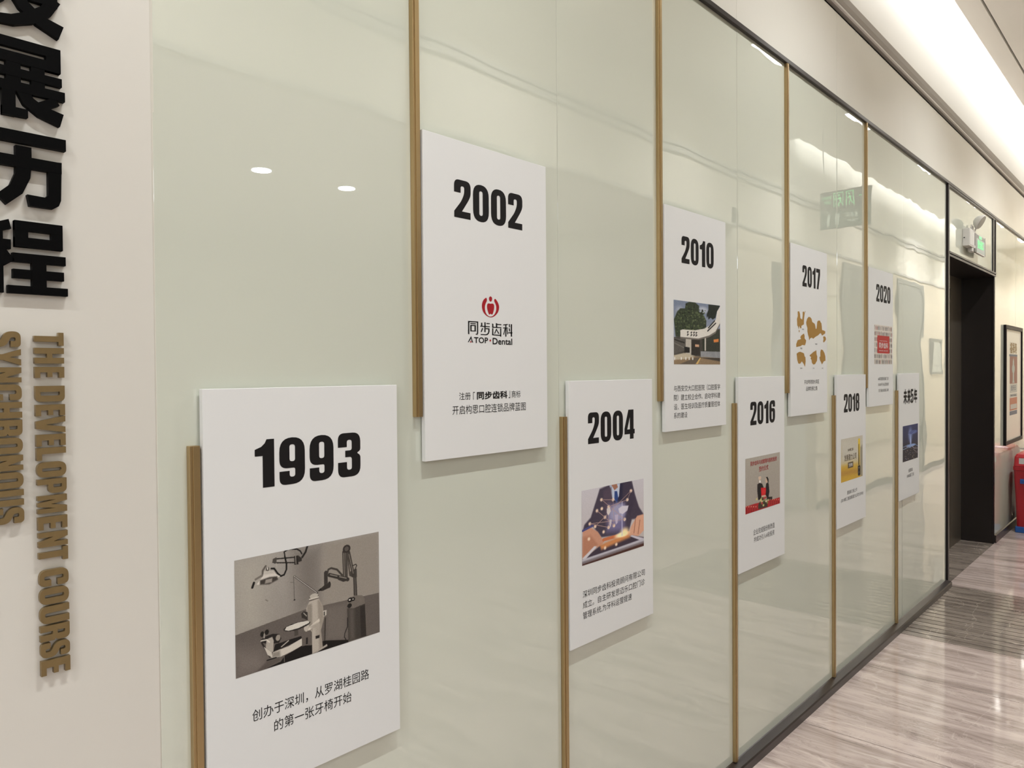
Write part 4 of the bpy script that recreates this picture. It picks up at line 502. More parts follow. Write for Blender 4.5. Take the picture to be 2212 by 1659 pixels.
'nightcity': [('G','v',(52,56,92),(44,40,44)),('P',[(-0.001,0.501),(1.0,0.541),(1.001,0.998),(-0.001,1.002)],(46,42,48),0.08),('E',(0.486,0.278,0.118,0.178),(110,126,170),0.08),('E',(0.51,0.485,0.047,0.127),(150,165,205),0.04),('E',(0.688,0.222,0.275,0.057),(78,88,136),0.06),('E',(0.539,0.59,0.301,0.041),(130,150,190),0.07),('L',[(0.021,0.583),(0.277,0.554),(0.539,0.565),(0.81,0.591),(0.994,0.658)],(120,150,200),0.012),('L',[(0.021,0.652),(0.277,0.629),(0.48,0.639)],(150,180,215),0.012),('L',[(0.599,0.623),(0.749,0.693),(0.963,0.719)],(170,160,170),0.014),('L',[(0.498,0.28),(0.498,0.483)],(190,200,225),0.01),('L',[(0.334,0.25),(0.498,0.305),(0.688,0.248),(0.87,0.201)],(110,126,170),0.01),('L',[(0.689,0.711),(0.871,0.812),(0.964,0.85)],(130,120,130),0.016),('E',(0.231,0.941,0.017,0.008),(110,120,150),0.008),('E',(0.199,0.591,0.017,0.008),(110,120,150),0.008),('E',(0.25,0.958,0.017,0.007),(110,120,150),0.008),('E',(0.394,0.61,0.018,0.007),(70,66,80),0.008),('E',(0.445,0.793,0.017,0.007),(110,120,150),0.008),('E',(0.879,0.814,0.018,0.007),(70,66,80),0.008),('E',(0.237,0.587,0.018,0.007),(170,160,150),0.008),('E',(0.509,0.793,0.018,0.008),(70,66,80),0.008),('E',(0.709,0.892,0.018,0.008),(150,130,110),0.008),('E',(0.973,0.693,0.019,0.008),(70,66,80),0.008),('E',(0.12,0.587,0.017,0.007),(110,120,150),0.008),('E',(0.675,0.824,0.018,0.008),(110,120,150),0.008),('E',(0.568,0.674,0.018,0.007),(150,130,110),0.008),('E',(0.527,0.629,0.018,0.007),(110,120,150),0.008),('E',(0.158,0.892,0.017,0.008),(70,66,80),0.008),('E',(0.712,0.977,0.018,0.008),(170,160,150),0.008),('E',(0.545,0.944,0.018,0.008),(70,66,80),0.008),('E',(0.145,0.855,0.018,0.007),(150,130,110),0.008),('E',(0.52,0.733,0.018,0.008),(170,160,150),0.008),('E',(0.932,0.993,0.018,0.008),(110,120,150),0.008),('E',(0.308,0.722,0.017,0.008),(170,160,150),0.008),('E',(0.499,0.638,0.017,0.008),(110,120,150),0.008),('E',(0.341,0.936,0.018,0.007),(170,160,150),0.008),('E',(0.34,0.693,0.017,0.007),(70,66,80),0.008),('E',(0.257,0.694,0.017,0.008),(70,66,80),0.008),('E',(0.183,0.721,0.017,0.008),(110,120,150),0.008),('E',(0.914,0.994,0.019,0.008),(150,130,110),0.008),('E',(0.208,0.864,0.017,0.008),(170,160,150),0.008),('E',(0.128,0.864,0.017,0.008),(70,66,80),0.008),('E',(0.339,0.656,0.017,0.007),(70,66,80),0.008),('E',(0.887,0.712,0.018,0.008),(70,66,80),0.008),('E',(0.401,0.629,0.017,0.008),(150,130,110),0.008),('E',(0.289,0.621,0.017,0.008),(150,130,110),0.008),('E',(0.648,0.923,0.018,0.008),(170,160,150),0.008),('E',(0.163,0.922,0.017,0.007),(70,66,80),0.008),('E',(0.692,1.013,0.018,0.007),(150,130,110),0.008),('E',(0.196,0.917,0.017,0.008),(170,160,150),0.008),('E',(0.381,0.814,0.017,0.008),(170,160,150),0.008),('E',(0.348,0.958,0.018,0.008),(150,130,110),0.008),('E',(0.631,0.819,0.018,0.007),(150,130,110),0.008),('E',(0.856,0.667,0.019,0.008),(110,120,150),0.008),('E',(0.185,0.937,0.017,0.008),(70,66,80),0.008),('E',(0.132,0.642,0.017,0.007),(110,120,150),0.008),('E',(0.487,0.79,0.017,0.008),(110,120,150),0.008),('E',(0.376,0.637,0.017,0.008),(70,66,80),0.008),('E',(0.633,0.904,0.018,0.008),(150,130,110),0.008),('E',(0.699,0.817,0.018,0.008),(70,66,80),0.008),('E',(0.798,0.824,0.019,0.007),(150,130,110),0.008),('E',(0.203,0.743,0.018,0.007),(150,130,110),0.008),('E',(0.216,0.578,0.017,0.008),(150,130,110),0.008),('E',(0.64,0.947,0.018,0.008),(150,130,110),0.008),('E',(0.961,0.96,0.018,0.008),(110,120,150),0.008),('E',(0.491,0.734,0.018,0.007),(70,66,80),0.008),('E',(0.727,0.889,0.018,0.007),(150,130,110),0.008),('E',(0.289,0.698,0.018,0.007),(150,130,110),0.008),('E',(0.726,0.997,0.018,0.008),(70,66,80),0.008),('E',(0.228,0.69,0.017,0.007),(70,66,80),0.008),('E',(0.959,0.811,0.018,0.008),(170,160,150),0.008),('E',(0.505,0.851,0.018,0.007),(170,160,150),0.008),('E',(0.765,0.758,0.019,0.007),(150,130,110),0.008)],
}
MAPS = [[(0.0752,0.2861),(0.0921,0.2836),(0.1021,0.2951),(0.1059,0.313),(0.1254,0.3181),(0.1309,0.3012),(0.131,0.2845),(0.1436,0.2823),(0.1546,0.2878),(0.1474,0.311),(0.145,0.3263),(0.1449,0.3384),(0.1174,0.3456),(0.1174,0.3546),(0.1057,0.3581),(0.0942,0.3465),(0.0864,0.3633),(0.0826,0.353),(0.0711,0.3445),(0.0675,0.3178),(0.0767,0.3054)],[(0.1571,0.2801),(0.1626,0.2783),(0.1594,0.2867),(0.1546,0.2863)],[(0.0864,0.3678),(0.0918,0.3646),(0.0979,0.3689),(0.0917,0.3766)],[(0.1727,0.3373),(0.1704,0.3282),(0.1808,0.3124),(0.197,0.3031),(0.2173,0.303),(0.2336,0.31),(0.2418,0.3235),(0.2708,0.3301),(0.2791,0.3406),(0.2833,0.353),(0.2917,0.3511),(0.296,0.3384),(0.302,0.3193),(0.313,0.3141),(0.3344,0.3131),(0.3429,0.3207),(0.3516,0.3235),(0.3576,0.3391),(0.3601,0.3549),(0.3775,0.3559),(0.4021,0.3598),(0.3995,0.3696),(0.3731,0.3768),(0.36,0.3804),(0.3514,0.3727),(0.3385,0.37),(0.3085,0.382),(0.2831,0.3875),(0.2539,0.3977),(0.2333,0.3936),(0.2169,0.3971),(0.2046,0.4067),(0.2023,0.3945),(0.1926,0.3825),(0.1846,0.3674),(0.1847,0.3521)],[(0.3731,0.3864),(0.3862,0.3822),(0.4038,0.3855),(0.4109,0.3949),(0.402,0.4032),(0.3817,0.4117),(0.373,0.4071),(0.3791,0.3958)],[(0.0593,0.4388),(0.0593,0.4254),(0.0747,0.4086),(0.1133,0.403),(0.104,0.3958),(0.1133,0.388),(0.1447,0.3779),(0.1526,0.3868),(0.1526,0.3989),(0.17,0.4076),(0.1668,0.4168),(0.1564,0.4293),(0.1249,0.4284),(0.1092,0.4333)],[(0.0629,0.467),(0.0821,0.4608),(0.1014,0.4581),(0.1286,0.4616),(0.1444,0.4645),(0.1522,0.4781),(0.1617,0.481),(0.164,0.4993),(0.156,0.5237),(0.1402,0.5101),(0.1206,0.4995),(0.1011,0.5102),(0.0819,0.5087),(0.0704,0.4938),(0.0667,0.4789)],[(0.2084,0.4744),(0.2207,0.4681),(0.233,0.4649),(0.2495,0.4584),(0.2896,0.4484),(0.2929,0.4672),(0.3013,0.4766),(0.2979,0.4955),(0.2743,0.5113),(0.2534,0.5129),(0.2369,0.5051),(0.2329,0.4928),(0.2206,0.4867),(0.2288,0.4804)],[(0.3269,0.4795),(0.3381,0.4762),(0.3381,0.4572),(0.3468,0.4443),(0.3685,0.4456),(0.3903,0.4596),(0.4017,0.4756),(0.4034,0.4948),(0.3814,0.4982),(0.3595,0.5126),(0.3466,0.5015),(0.3337,0.4921)]]
LOGO = {'ring_l':[(0.1974,0.3569),(0.19,0.3607),(0.1846,0.3671),(0.1821,0.3748),(0.182,0.3822),(0.185,0.3904),(0.1909,0.3967),(0.1989,0.4014),(0.2077,0.4036),(0.2138,0.4037),(0.2207,0.4025),(0.229,0.3985),(0.2374,0.3914),(0.2416,0.3835),(0.2424,0.3749),(0.239,0.3675),(0.2336,0.3612),(0.2281,0.3572),(0.225,0.3598),(0.2246,0.3636),(0.2279,0.3682),(0.2313,0.3737),(0.2322,0.3812),(0.2305,0.3889),(0.2256,0.3958),(0.2193,0.4004),(0.2138,0.4019),(0.2077,0.4019),(0.2003,0.3995),(0.195,0.3937),(0.1924,0.3863),(0.1922,0.3788),(0.1945,0.3721),(0.1993,0.3653),(0.1997,0.3605)],'head':[(0.2117,0.3531),(0.2151,0.3537),(0.2178,0.3565),(0.2177,0.3608),(0.2156,0.3647),(0.2122,0.3661),(0.2088,0.3651),(0.2065,0.3615),(0.2066,0.3573),(0.2087,0.3541)],'body':[(0.204,0.3701),(0.2081,0.3705),(0.2121,0.371),(0.2176,0.3699),(0.2217,0.3704),(0.2244,0.3731),(0.2248,0.3778),(0.2236,0.3855),(0.2201,0.3942),(0.2169,0.3974),(0.2139,0.396),(0.2114,0.3951),(0.2091,0.3965),(0.2067,0.3977),(0.2044,0.3941),(0.2007,0.3858),(0.1994,0.3793),(0.1999,0.3732)],'A1':[(0.1449,0.4509),(0.1516,0.466),(0.1479,0.466),(0.1448,0.4569),(0.137,0.4658),(0.1338,0.4659)],'A2':[(0.1441,0.4611),(0.1469,0.4661),(0.1408,0.4662)],'dot':[(0.21,0.457),(0.2127,0.4584),(0.2124,0.4612),(0.21,0.4627),(0.2073,0.4613),(0.2073,0.4585)],'chars':[[(0.1354,0.4158),(0.1398,0.416),(0.1394,0.4468),(0.135,0.4466)],[(0.1354,0.4158),(0.1692,0.4158),(0.1691,0.4184),(0.1354,0.4184)],[(0.1649,0.4165),(0.1691,0.4165),(0.1688,0.4437),(0.1667,0.4472),(0.1601,0.4471),(0.1601,0.4452),(0.1638,0.4448),(0.1646,0.4434)],[(0.1427,0.4205),(0.1612,0.4204),(0.1612,0.4228),(0.1426,0.4228)],[(0.1426,0.4249),(0.1471,0.4249),(0.147,0.4398),(0.1424,0.4397)],[(0.1566,0.4248),(0.1612,0.4248),(0.161,0.4396),(0.1564,0.4396)],[(0.1426,0.4249),(0.1612,0.4247),(0.1611,0.4271),(0.1426,0.4272)],[(0.1425,0.4377),(0.161,0.4376),(0.161,0.4398),(0.1424,0.4399)],[(0.1786,0.418),(0.1833,0.418),(0.1832,0.426),(0.1785,0.426)],[(0.19,0.4166),(0.1944,0.4165),(0.1941,0.4403),(0.1897,0.4402)],[(0.1971,0.4181),(0.2089,0.4182),(0.2088,0.4204),(0.1971,0.4204)],[(0.1759,0.4254),(0.2088,0.4255),(0.2087,0.4278),(0.1759,0.4276)],[(0.1817,0.4309),(0.1857,0.4311),(0.1808,0.4403),(0.1771,0.44)],[(0.1945,0.4304),(0.2078,0.4307),(0.2077,0.4382),(0.2052,0.4435),(0.2008,0.4465),(0.1957,0.4475),(0.1772,0.4475),(0.1773,0.4452),(0.195,0.4452),(0.1995,0.4437),(0.2028,0.4398),(0.2034,0.4333),(0.1945,0.4329)],[(0.217,0.418),(0.2216,0.4199),(0.2215,0.4283),(0.2169,0.4281)],[(0.2301,0.417),(0.235,0.417),(0.2349,0.4275),(0.23,0.4275)],[(0.2343,0.4187),(0.2496,0.4187),(0.2496,0.421),(0.2342,0.421)],[(0.217,0.4264),(0.2496,0.426),(0.2495,0.4283),(0.2169,0.4286)],[(0.2169,0.4298),(0.2212,0.4297),(0.221,0.4464),(0.2167,0.4464)],[(0.2167,0.4447),(0.249,0.4452),(0.249,0.4477),(0.2167,0.447)],[(0.2453,0.4293),(0.2494,0.4292),(0.2491,0.4494),(0.2451,0.4494)],[(0.2311,0.4303),(0.2344,0.4306),(0.2271,0.4429),(0.2238,0.4426)],[(0.2313,0.4331),(0.2338,0.4326),(0.2426,0.4423),(0.2379,0.4424)],[(0.2564,0.419),(0.2731,0.4172),(0.273,0.4195),(0.2564,0.4213)],[(0.2638,0.4194),(0.268,0.4193),(0.2677,0.4488),(0.2634,0.4488)],[(0.256,0.4264),(0.2734,0.4261),(0.2734,0.4284),(0.256,0.4287)],[(0.2615,0.4291),(0.2645,0.429),(0.2595,0.4443),(0.2561,0.444)],[(0.2688,0.4295),(0.2716,0.4292),(0.2741,0.4427),(0.2706,0.4428)],[(0.2764,0.4172),(0.2804,0.4175),(0.2817,0.4252),(0.278,0.4251)],[(0.2762,0.4277),(0.2803,0.428),(0.2816,0.4357),(0.2779,0.4356)],[(0.2841,0.4173),(0.2889,0.4173),(0.2886,0.4483),(0.2838,0.4482)],[(0.2747,0.4377),(0.2901,0.4375),(0.2901,0.4399),(0.2747,0.44)]]}

BW = 0.425
def board(x0, zt, zb, year, label):
    e = empty('timeline_board', (x0, 0.0, zb), label, 'poster board', 'white timeline boards')
    h = zt-zb
    box('board', (0, -0.0168, 0), (BW, -0.0045, h), M_BOARD, e, bev=0.0007)
    box('spacer', (0.06, -0.0045, 0.08), (BW-0.06, 0.0, h-0.08), M_JOINT, e)
    return e, h
def put(name, me, e, y=-0.0171, label=None):
    o = link(name, me, e); o.rotation_euler = WALLROT; o.location = (0, y, 0)
    if label: o['label'] = label
    return o
def caption(e, h, lines, bold=None):
    mes = []
    for body, u0, v0, u1, v1 in lines:
        mes.append((fit_box(text_mesh('caption', body, M_INK), u0, h-v1, u1, h-v0), 0))
    put('printed_caption', join_meshes('printed_caption', mes, M_INK), e)
def year(e, h, word, u0, v0, u1, v1, gap=0.09):
    put('printed_year', fit_box(word_mesh('printed_year', word, M_INK, gap), u0, h-v1, u1, h-v0), e)
def photo(e, h, art, u0, v0, u1, v1, w, hh, noise=0.012, label=None):
    put('printed_photo', print_mesh('printed_photo', ART[art], w, hh, u0, h-v1, u1, h-v0, noise=noise), e, label=label)

e, h = board(LO[0], 1.475, 0.735, '1993', 'white board headed 1993 with a black and white dental chair photo')
year(e, h, '1993', .0955, .0945, .3285, .183, .115)
photo(e, h, 'dental', .0535, .306, .3727, .517, 340, 225, label='black and white photo of an old dental chair')
caption(e, h, [('创办于深圳，从罗湖桂园路', .084, .5845, .344, .6065), ('的第一张牙椅开始', .1275, .617, .300, .639)])
e, h = board(LO[1], 1.475, 0.735, '2004', 'white board headed 2004 with a photo of suited hands on a tablet')
year(e, h, '2004', .086, .0905, .324, .179)
photo(e, h, 'tablet', .054, .307, .372, .5165, 270, 180, label='colour photo of hands over a tablet')
caption(e, h, [('深圳同步齿科投资顾问有限公司', .057, .588, .376, .608), ('成立。自主研发思迈乐口腔门诊', .057, .618, .376, .638), ('管理系统,为牙科运营提速', .057, .6475, .303, .668)])
e, h = board(LO[2], 1.475, 0.735, '2016', 'white board headed 2016 with a photo of two people at a signing')
year(e, h, '2016', .101, .0965, .330, .1865)
photo(e, h, 'signing', .056, .3115, .3775, .523, 130, 100, label='small colour photo of a signing ceremony')
put('photo_lettering', join_meshes('photo_lettering', [(fit_box(text_mesh('t', '同步齿科与成都青年股权投资', M_REDINK, .012), .100, h-.344, .345, h-.326), 0), (fit_box(text_mesh('t', '签约仪式', M_REDINK, .012), .176, h-.372, .264, h-.352), 0)], M_REDINK), e, -0.0173)
caption(e, h, [('企业完成股份制改造', .125, .592, .3238, .6145), ('并成功引入A轮投资', .1295, .622, .321, .643)])
e, h = board(LO[3], 1.475, 0.735, '2018', 'white board headed 2018 with a yellowish toothbrush photo')
year(e, h, '2018', .097, .0945, .323, .184)
photo(e, h, 'brush', .0555, .312, .3745, .522, 100, 80, label='yellow toned photo with a toothbrush')
M_DINK = mat('brown_ink', (0.10, 0.07, 0.035, 1), 0.6)
put('photo_lettering', join_meshes('photo_lettering', [(fit_box(text_mesh('t', '2018新三板', M_DINK, .01), .150, h-.378, .232, h-.364), 0), (fit_box(text_mesh('t', '发展潜力公司', M_DINK, .012), .100, h-.424, .278, h-.392), 0), (fit_box(curve_mesh('t', [[(0, 0), (1, 0), (1, 1), (0, 1)]], 0, M_DINK), .152, h-.462, .230, h-.433), 0)], M_DINK), e, -0.0173)
put('photo_lettering', fit_box(text_mesh('t', 'TOP50', M_BOARD, .02), .164, h-.455, .218, h-.440), e, -0.0175, 'pale lettering on the brown plate')
caption(e, h, [('登陆新三板上市', .1408, .571, .2887, .590), ('(2018新三板发展潜力公司TOP50)', .055, .600, .383, .6215)])
e, h = board(LO[4], 1.475, 0.735, 'f5', 'rightmost lower white board headed in Chinese with a dark blue city night photo')
chs = [('未', 0.0), ('来', 0.8), ('5', 1.6), ('年', 2.27)]
mes = []
for ch, x in chs:
    if ch == '5': mes.append((fit_box(curve_mesh('t', glyph_contours('5'), 0, M_INK), x, 0.03, x+.56, .97), 0))
    else: mes.append((fit_box(text_mesh('t', ch, M_INK, .045), x, 0, x+.76, 1), 0))
put('printed_heading', fit_box(join_meshes('printed_heading', mes, M_INK), .086, h-.182, .379, h-.092), e)
photo(e, h, 'nightcity', .0705, .3095, .396, .5205, 90, 84, label='dark blue night photo of a city')
caption(e, h, [('全国布局', .189, .570, .279, .592), ('1000家门诊', .157, .600, .309, .622)])

e, h = board(UP[0], 2.037, 1.303, '2002', 'white board headed 2002 with a red ring logo over Chinese lettering')
year(e, h, '2002', .094, .0905, .331, .1785, .085)
def lg(k, f=1): return [(u, h-v) for u, v in LOGO[k]]
lm = [(curve_mesh('l', [round_poly([q+(.004,) for q in lg('ring_l')], 3)], 0, M_REDINK), 0), (curve_mesh('l', [round_poly([q+(.004,) for q in lg('head')], 3)], 0, M_REDINK), 0),
      (curve_mesh('l', [round_poly([q+(.003,) for q in lg('body')], 3)], 0, M_REDINK), 0), (curve_mesh('l', [lg('A2')], 0, M_REDINK), 0), (curve_mesh('l', [lg('dot')], 0, M_REDINK), 0)]
for i_, nm in enumerate(['emblem_ring', 'emblem_head', 'emblem_body', 'letter_accent', 'red_dot']): put(nm, lm[i_][0], e)
lm = [(curve_mesh('l', [lg('A1')], 0, M_INK), 0)]
for q in LOGO['chars']: lm.append((curve_mesh('l', [[(u, h-v) for u, v in q]], 0, M_INK), 0))
lm.append((fit_box(text_mesh('t', 'TOP', M_INK, .02), .1546, h-.4670, .2022, h-.4530), 0))
lm.append((fit_box(text_mesh('t', 'Dental', M_INK, .02), .2180, h-.4690, .2890, h-.4530), 0))
put('printed_name', join_meshes('printed_name', lm, M_INK), e)
caption(e, h, [('注册', .1043, .583, .1415, .6005), ('「', .150, .583, .156, .601), ('」', .274, .583, .280, .601), ('商标', .285, .583, .3184, .601), ('开启构思口腔连锁品牌蓝图', .083, .6130, .338, .634)])
put('printed_caption', fit_box(text_mesh('t', '同步齿科', M_INK, .03), .1625, h-.6015, .270, h-.5825), e)
e, h = board(UP[1], 2.037, 1.303, '2010', 'white board headed 2010 with a photo of a curved gateway and trees')
year(e, h, '2010', .108, .088, .333, .178)
photo(e, h, 'gate', .0555, .304, .3795, .515, 160, 140, noise=.02, label='colour photo of a curved white gateway')
caption(e, h, [('与西安交大口腔医院（口腔医学', .0545, .5845, .3785, .605), ('院）建立校企合作。启动学科建', .0545, .6145, .3785, .635), ('设、医生培训及医疗质量管控体', .0545, .645, .378, .665), ('系的建设', .054, .674, .142, .6935)])
e, h = board(UP[2], 2.037, 1.303, '2017', 'white board headed 2017 with ochre map shapes')
year(e, h, '2017', .129, .081, .337, .173)
put('printed_maps', join_meshes('printed_maps', [(curve_mesh('m', [[(u, h-v) for u, v in mm]], 0, M_MAP), 0) for mm in MAPS], M_MAP), e, label='ochre map silhouettes')
for t_, a_, b_, c_, d_ in [('深圳市', .122, .357, .146, .363), ('南山区', .277, .4175, .301, .424), ('罗湖区', .103, .440, .127, .447), ('珠海市', .103, .526, .127, .533), ('广州', .247, .526, .264, .533), ('上海', .355, .526, .372, .533)]:
    put('map_caption', fit_box(text_mesh('t', t_, M_INK), a_, h-d_, c_, h-b_), e)
caption(e, h, [('开启粤港澳大湾区', .1478, .580, .324, .599), ('品牌发展之路', .170, .610, .302, .629)])
e, h = board(UP[3], 2.037, 1.303, '2020', 'white board headed 2020 with a red square amid tiny figures')
year(e, h, '2020', .123, .079, .3745, .1725)
random.seed(21); S = [('G', 'v', (202, 196, 186), (200, 194, 184))]
for r in range(7):
    for c_ in range(17):
        if 2 <= r <= 4 and 3 <= c_ <= 13: continue
        x, y = (c_+.5)/17+random.uniform(-.01, .01), (r+.55)/7
        t = random.choice([(60, 56, 56), (96, 90, 86), (40, 38, 40), (130, 60, 54), (110, 116, 124), (150, 140, 128), (70, 64, 60)])
        S += [('P', [(x-.016, y-.03), (x+.016, y-.03), (x+.012, y+.058), (x-.012, y+.058)], t), ('E', (x, y-.045, .010, .014), random.choice([(120, 96, 80), (70, 60, 54)]))]
S += [('P', [(.165, .27), (.835, .27), (.835, .72), (.165, .72)], (168, 52, 48))]
put('printed_photo', print_mesh('printed_photo', S, 85, 90, .0887, h-.5087, .4098, h-.2967), e, label='red square surrounded by tiny standing figures')
put('photo_lettering', join_meshes('photo_lettering', [(fit_box(text_mesh('t', '同步齿科', M_BOARD, .01), .170, h-.423, .330, h-.391), 0), (fit_box(text_mesh('t', 'ATOP DENTAL', M_BOARD, .01), .178, h-.384, .318, h-.380), 0), (fit_box(text_mesh('t', '同步成长 齿科未来', M_BOARD, .01), .172, h-.438, .325, h-.433), 0)], M_BOARD), e, -0.0173)
caption(e, h, [('60家直营连锁门诊', .155, .579, .341, .5965), ('35000平米运营面积', .155, .6105, .3447, .6275), ('百万服务顾客口碑', .1623, .643, .341, .660)])

# ------------------------------------------------------------------ raised lettering on the first panel
def seg(p, q, t, e0=0, e1=0):   # thick straight stroke as a quad
    a, b = Vector(p), Vector(q); d = (b-a).normalized(); n = Vector((-d.y, d.x))*t/2
    a = a-d*e0; b = b+d*e1
    return [tuple(a+n), tuple(a-n), tuple(b-n), tuple(b+n)]
def rect(x0, y0, x1, y1): return [(x0, y0), (x1, y0), (x1, y1), (x0, y1)]
def strip(pts, widths):
    l, r = [], []
    for i, p in enumerate(pts):
        a = Vector(pts[max(0, i-1)]); b = Vector(pts[min(len(pts)-1, i+1)]); d = (b-a).normalized(); n = Vector((-d.y, d.x))*widths[i]/2
        l.append(tuple(Vector(p)+n)); r.append(tuple(Vector(p)-n))
    return l+r[::-1]
LT = 0.010
def prism_xy(bm, poly, t, z0=0.0):
    area2 = sum(poly[i][0]*poly[(i+1) % len(poly)][1]-poly[(i+1) % len(poly)][0]*poly[i][1] for i in range(len(poly)))
    if area2 < 0: poly = poly[::-1]
    a = [bm.verts.new((x, y, z0)) for x, y in poly]; b = [bm.verts.new((x, y, z0+t)) for x, y in poly]; n = len(poly)
    bm.faces.new(a[::-1]); f = bm.faces.new(b)
    for i in range(n): bm.faces.new((a[i], a[(i+1) % n], b[(i+1) % n], b[i]))
def character(cx, cz, polys, label):
    bm = bmesh.new()
    for i, pl in enumerate(polys): prism_xy(bm, [(x-cx, y-cz) for x, y in pl], LT-0.00006*(i % 7))
    bmesh.ops.triangulate(bm, faces=[f for f in bm.faces if len(f.verts) > 4])
    o = link('raised_character', mesh('raised_character', bm, M_BLACKL)); o.rotation_euler = WALLROT; o.location = (cx, 0.0, cz)
    # thin spacer so the letter stands just off the panel
    o['label'] = label; o['category'] = 'sign lettering'; o['group'] = 'big black raised characters'
character(.337, 2.065, [
    seg((.318, 2.122), (.308, 2.090), .017), rect(.288, 2.080, .396, 2.096), strip([(.338, 2.122), (.330, 2.085), (.312, 2.048), (.280, 2.018)], [.018, .018, .018, .017]),
    rect(.318, 2.052, .386, 2.067), strip([(.382, 2.064), (.371, 2.043), (.350, 2.0265), (.328, 2.0165), (.300, 2.0125)], [.018, .017, .017, .015, .012]),
    strip([(.330, 2.060), (.342, 2.042), (.362, 2.0265), (.3905, 2.0165)], [.016, .017, .017, .0215]), seg((.366, 2.124), (.386, 2.102), .016)], 'topmost black raised Chinese character, cut by the picture edge')
character(.337, 1.934, [
    rect(.284, 1.9765, .389, 1.9905), rect(.284, 1.9550, .389, 1.9700), rect(.3695, 1.9550, .389, 1.9905), rect(.284, 1.956, .301, 1.9905), strip([(.2925, 1.960), (.291, 1.91), (.280, 1.878)], [.017, .017, .015]),
    rect(.318, 1.9145, .3365, 1.958), rect(.350, 1.9145, .3675, 1.958), rect(.303, 1.9350, .3902, 1.9475), rect(.300, 1.9140, .3941, 1.9280),
    rect(.3125, 1.8775, .3295, 1.918), [(.3125, 1.8775), (.3450, 1.8785), (.3450, 1.8905), (.3125, 1.8905)], strip([(.338, 1.918), (.346, 1.903), (.362, 1.8925), (.3895, 1.8850)], [.016, .017, .018, .020]), seg((.3835, 1.9125), (.358, 1.8970), .013)], 'second black raised Chinese character from the top')
character(.337, 1.802, [
    rect(.284, 1.8398, .3943, 1.8570), strip([(.2925, 1.850), (.291, 1.79), (.278, 1.750)], [.017, .018, .015]), rect(.3078, 1.8045, .388, 1.8210), rect(.3282, 1.806, .3485, 1.8358),
    strip([(.3384, 1.812), (.3370, 1.793), (.3285, 1.772), (.3100, 1.7545)], [.0203, .0195, .019, .018]), [(.3700, 1.8200), (.3883, 1.8215), (.3865, 1.7640), (.3835, 1.7555), (.3760, 1.7500), (.3450, 1.7500), (.3422, 1.7665), (.3660, 1.7655), (.3697, 1.7700)]], 'third black raised Chinese character, with a long top bar')
character(.337, 1.673, [
    rect(.3253, 1.7125, .3878, 1.7268), rect(.3253, 1.6885, .3878, 1.7030), rect(.3253, 1.6885, .3424, 1.7268), rect(.3728, 1.6885, .3878, 1.7268),
    rect(.3222, 1.6662, .3914, 1.6795), rect(.3225, 1.6428, .3888, 1.6560), rect(.3158, 1.6204, .3938, 1.6320), rect(.3466, 1.6220, .3653, 1.6770),
    [(.280, 1.712), (.3180, 1.7270), (.3212, 1.7135), (.283, 1.701)], rect(.279, 1.6840, .3203, 1.6978), rect(.2935, 1.6205, .3106, 1.720), seg((.300, 1.690), (.3185, 1.6640), .0155), seg((.2955, 1.684), (.280, 1.655), .014)], 'lowest black raised Chinese character, above the bronze lettering')
# rotated bronze letters: reading downwards, tops to the right
def bronze(ch, x0, ztop, xh, adv, label):
    cs = glyph_contours(ch); wd = glyph_w(ch)
    # glyph x -> -z, glyph y -> +x
    cs = [[(y*xh, -x/wd*adv) for x, y in c] for c in cs]
    me = curve_mesh('bronze_letter', cs, 0.0075, M_BRONZE, 0.0)
    o = link('bronze_letter', me); o.rotation_euler = WALLROT; o.location = (x0, -0.0055, ztop)
    o['label'] = label; o['category'] = 'sign lettering'; o['group'] = 'small bronze raised letters'
ROWS = [('THE', 'THE', [(1.5650, 1.5453), (1.5418, 1.5184), (1.5135, 1.4970)]),
        ('DEVELOPMENT', 'DEVELOPMENT', [(1.4850, 1.4615), (1.4570, 1.4401), (1.4395, 1.4142), (1.4124, 1.3950), (1.3925, 1.3740), (1.3709, 1.3484), (1.3455, 1.3242), (1.3207, 1.2947), (1.2890, 1.2700), (1.2655, 1.2440), (1.2415, 1.2215)]),
        ('COURSE', 'COURSE', [(1.2092, 1.1850), (1.1815, 1.1575), (1.1545, 1.1285), (1.1255, 1.1025), (1.0995, 1.0775), (1.0735, 1.0513)])]
ordn = ['first', 'second', 'third', 'fourth', 'fifth', 'sixth', 'seventh', 'eighth', 'ninth', 'tenth', 'eleventh']
k_ = 0
for word, ww, sp in ROWS:
    for i, (ch, (a, b)) in enumerate(zip(ww, sp)):
        t = (1.565-a)/0.51
        bronze(ch, .3478+.0018*t, a, .0391, a-b, 'bronze raised letter %s, %s letter of the word %s' % (ch, ordn[i], word))
z = 1.565
for i, ch in enumerate('SYNCHRONOUS'):
    adv = .0262*glyph_w(ch)/.62 if ch not in 'N' else .0245
    bronze(ch, .2915+.0006*i/10, z, .0391, adv-.0025, 'bronze raised letter %s, %s letter of the left column at the picture edge' % (ch, ordn[i])); z -= adv+.0003

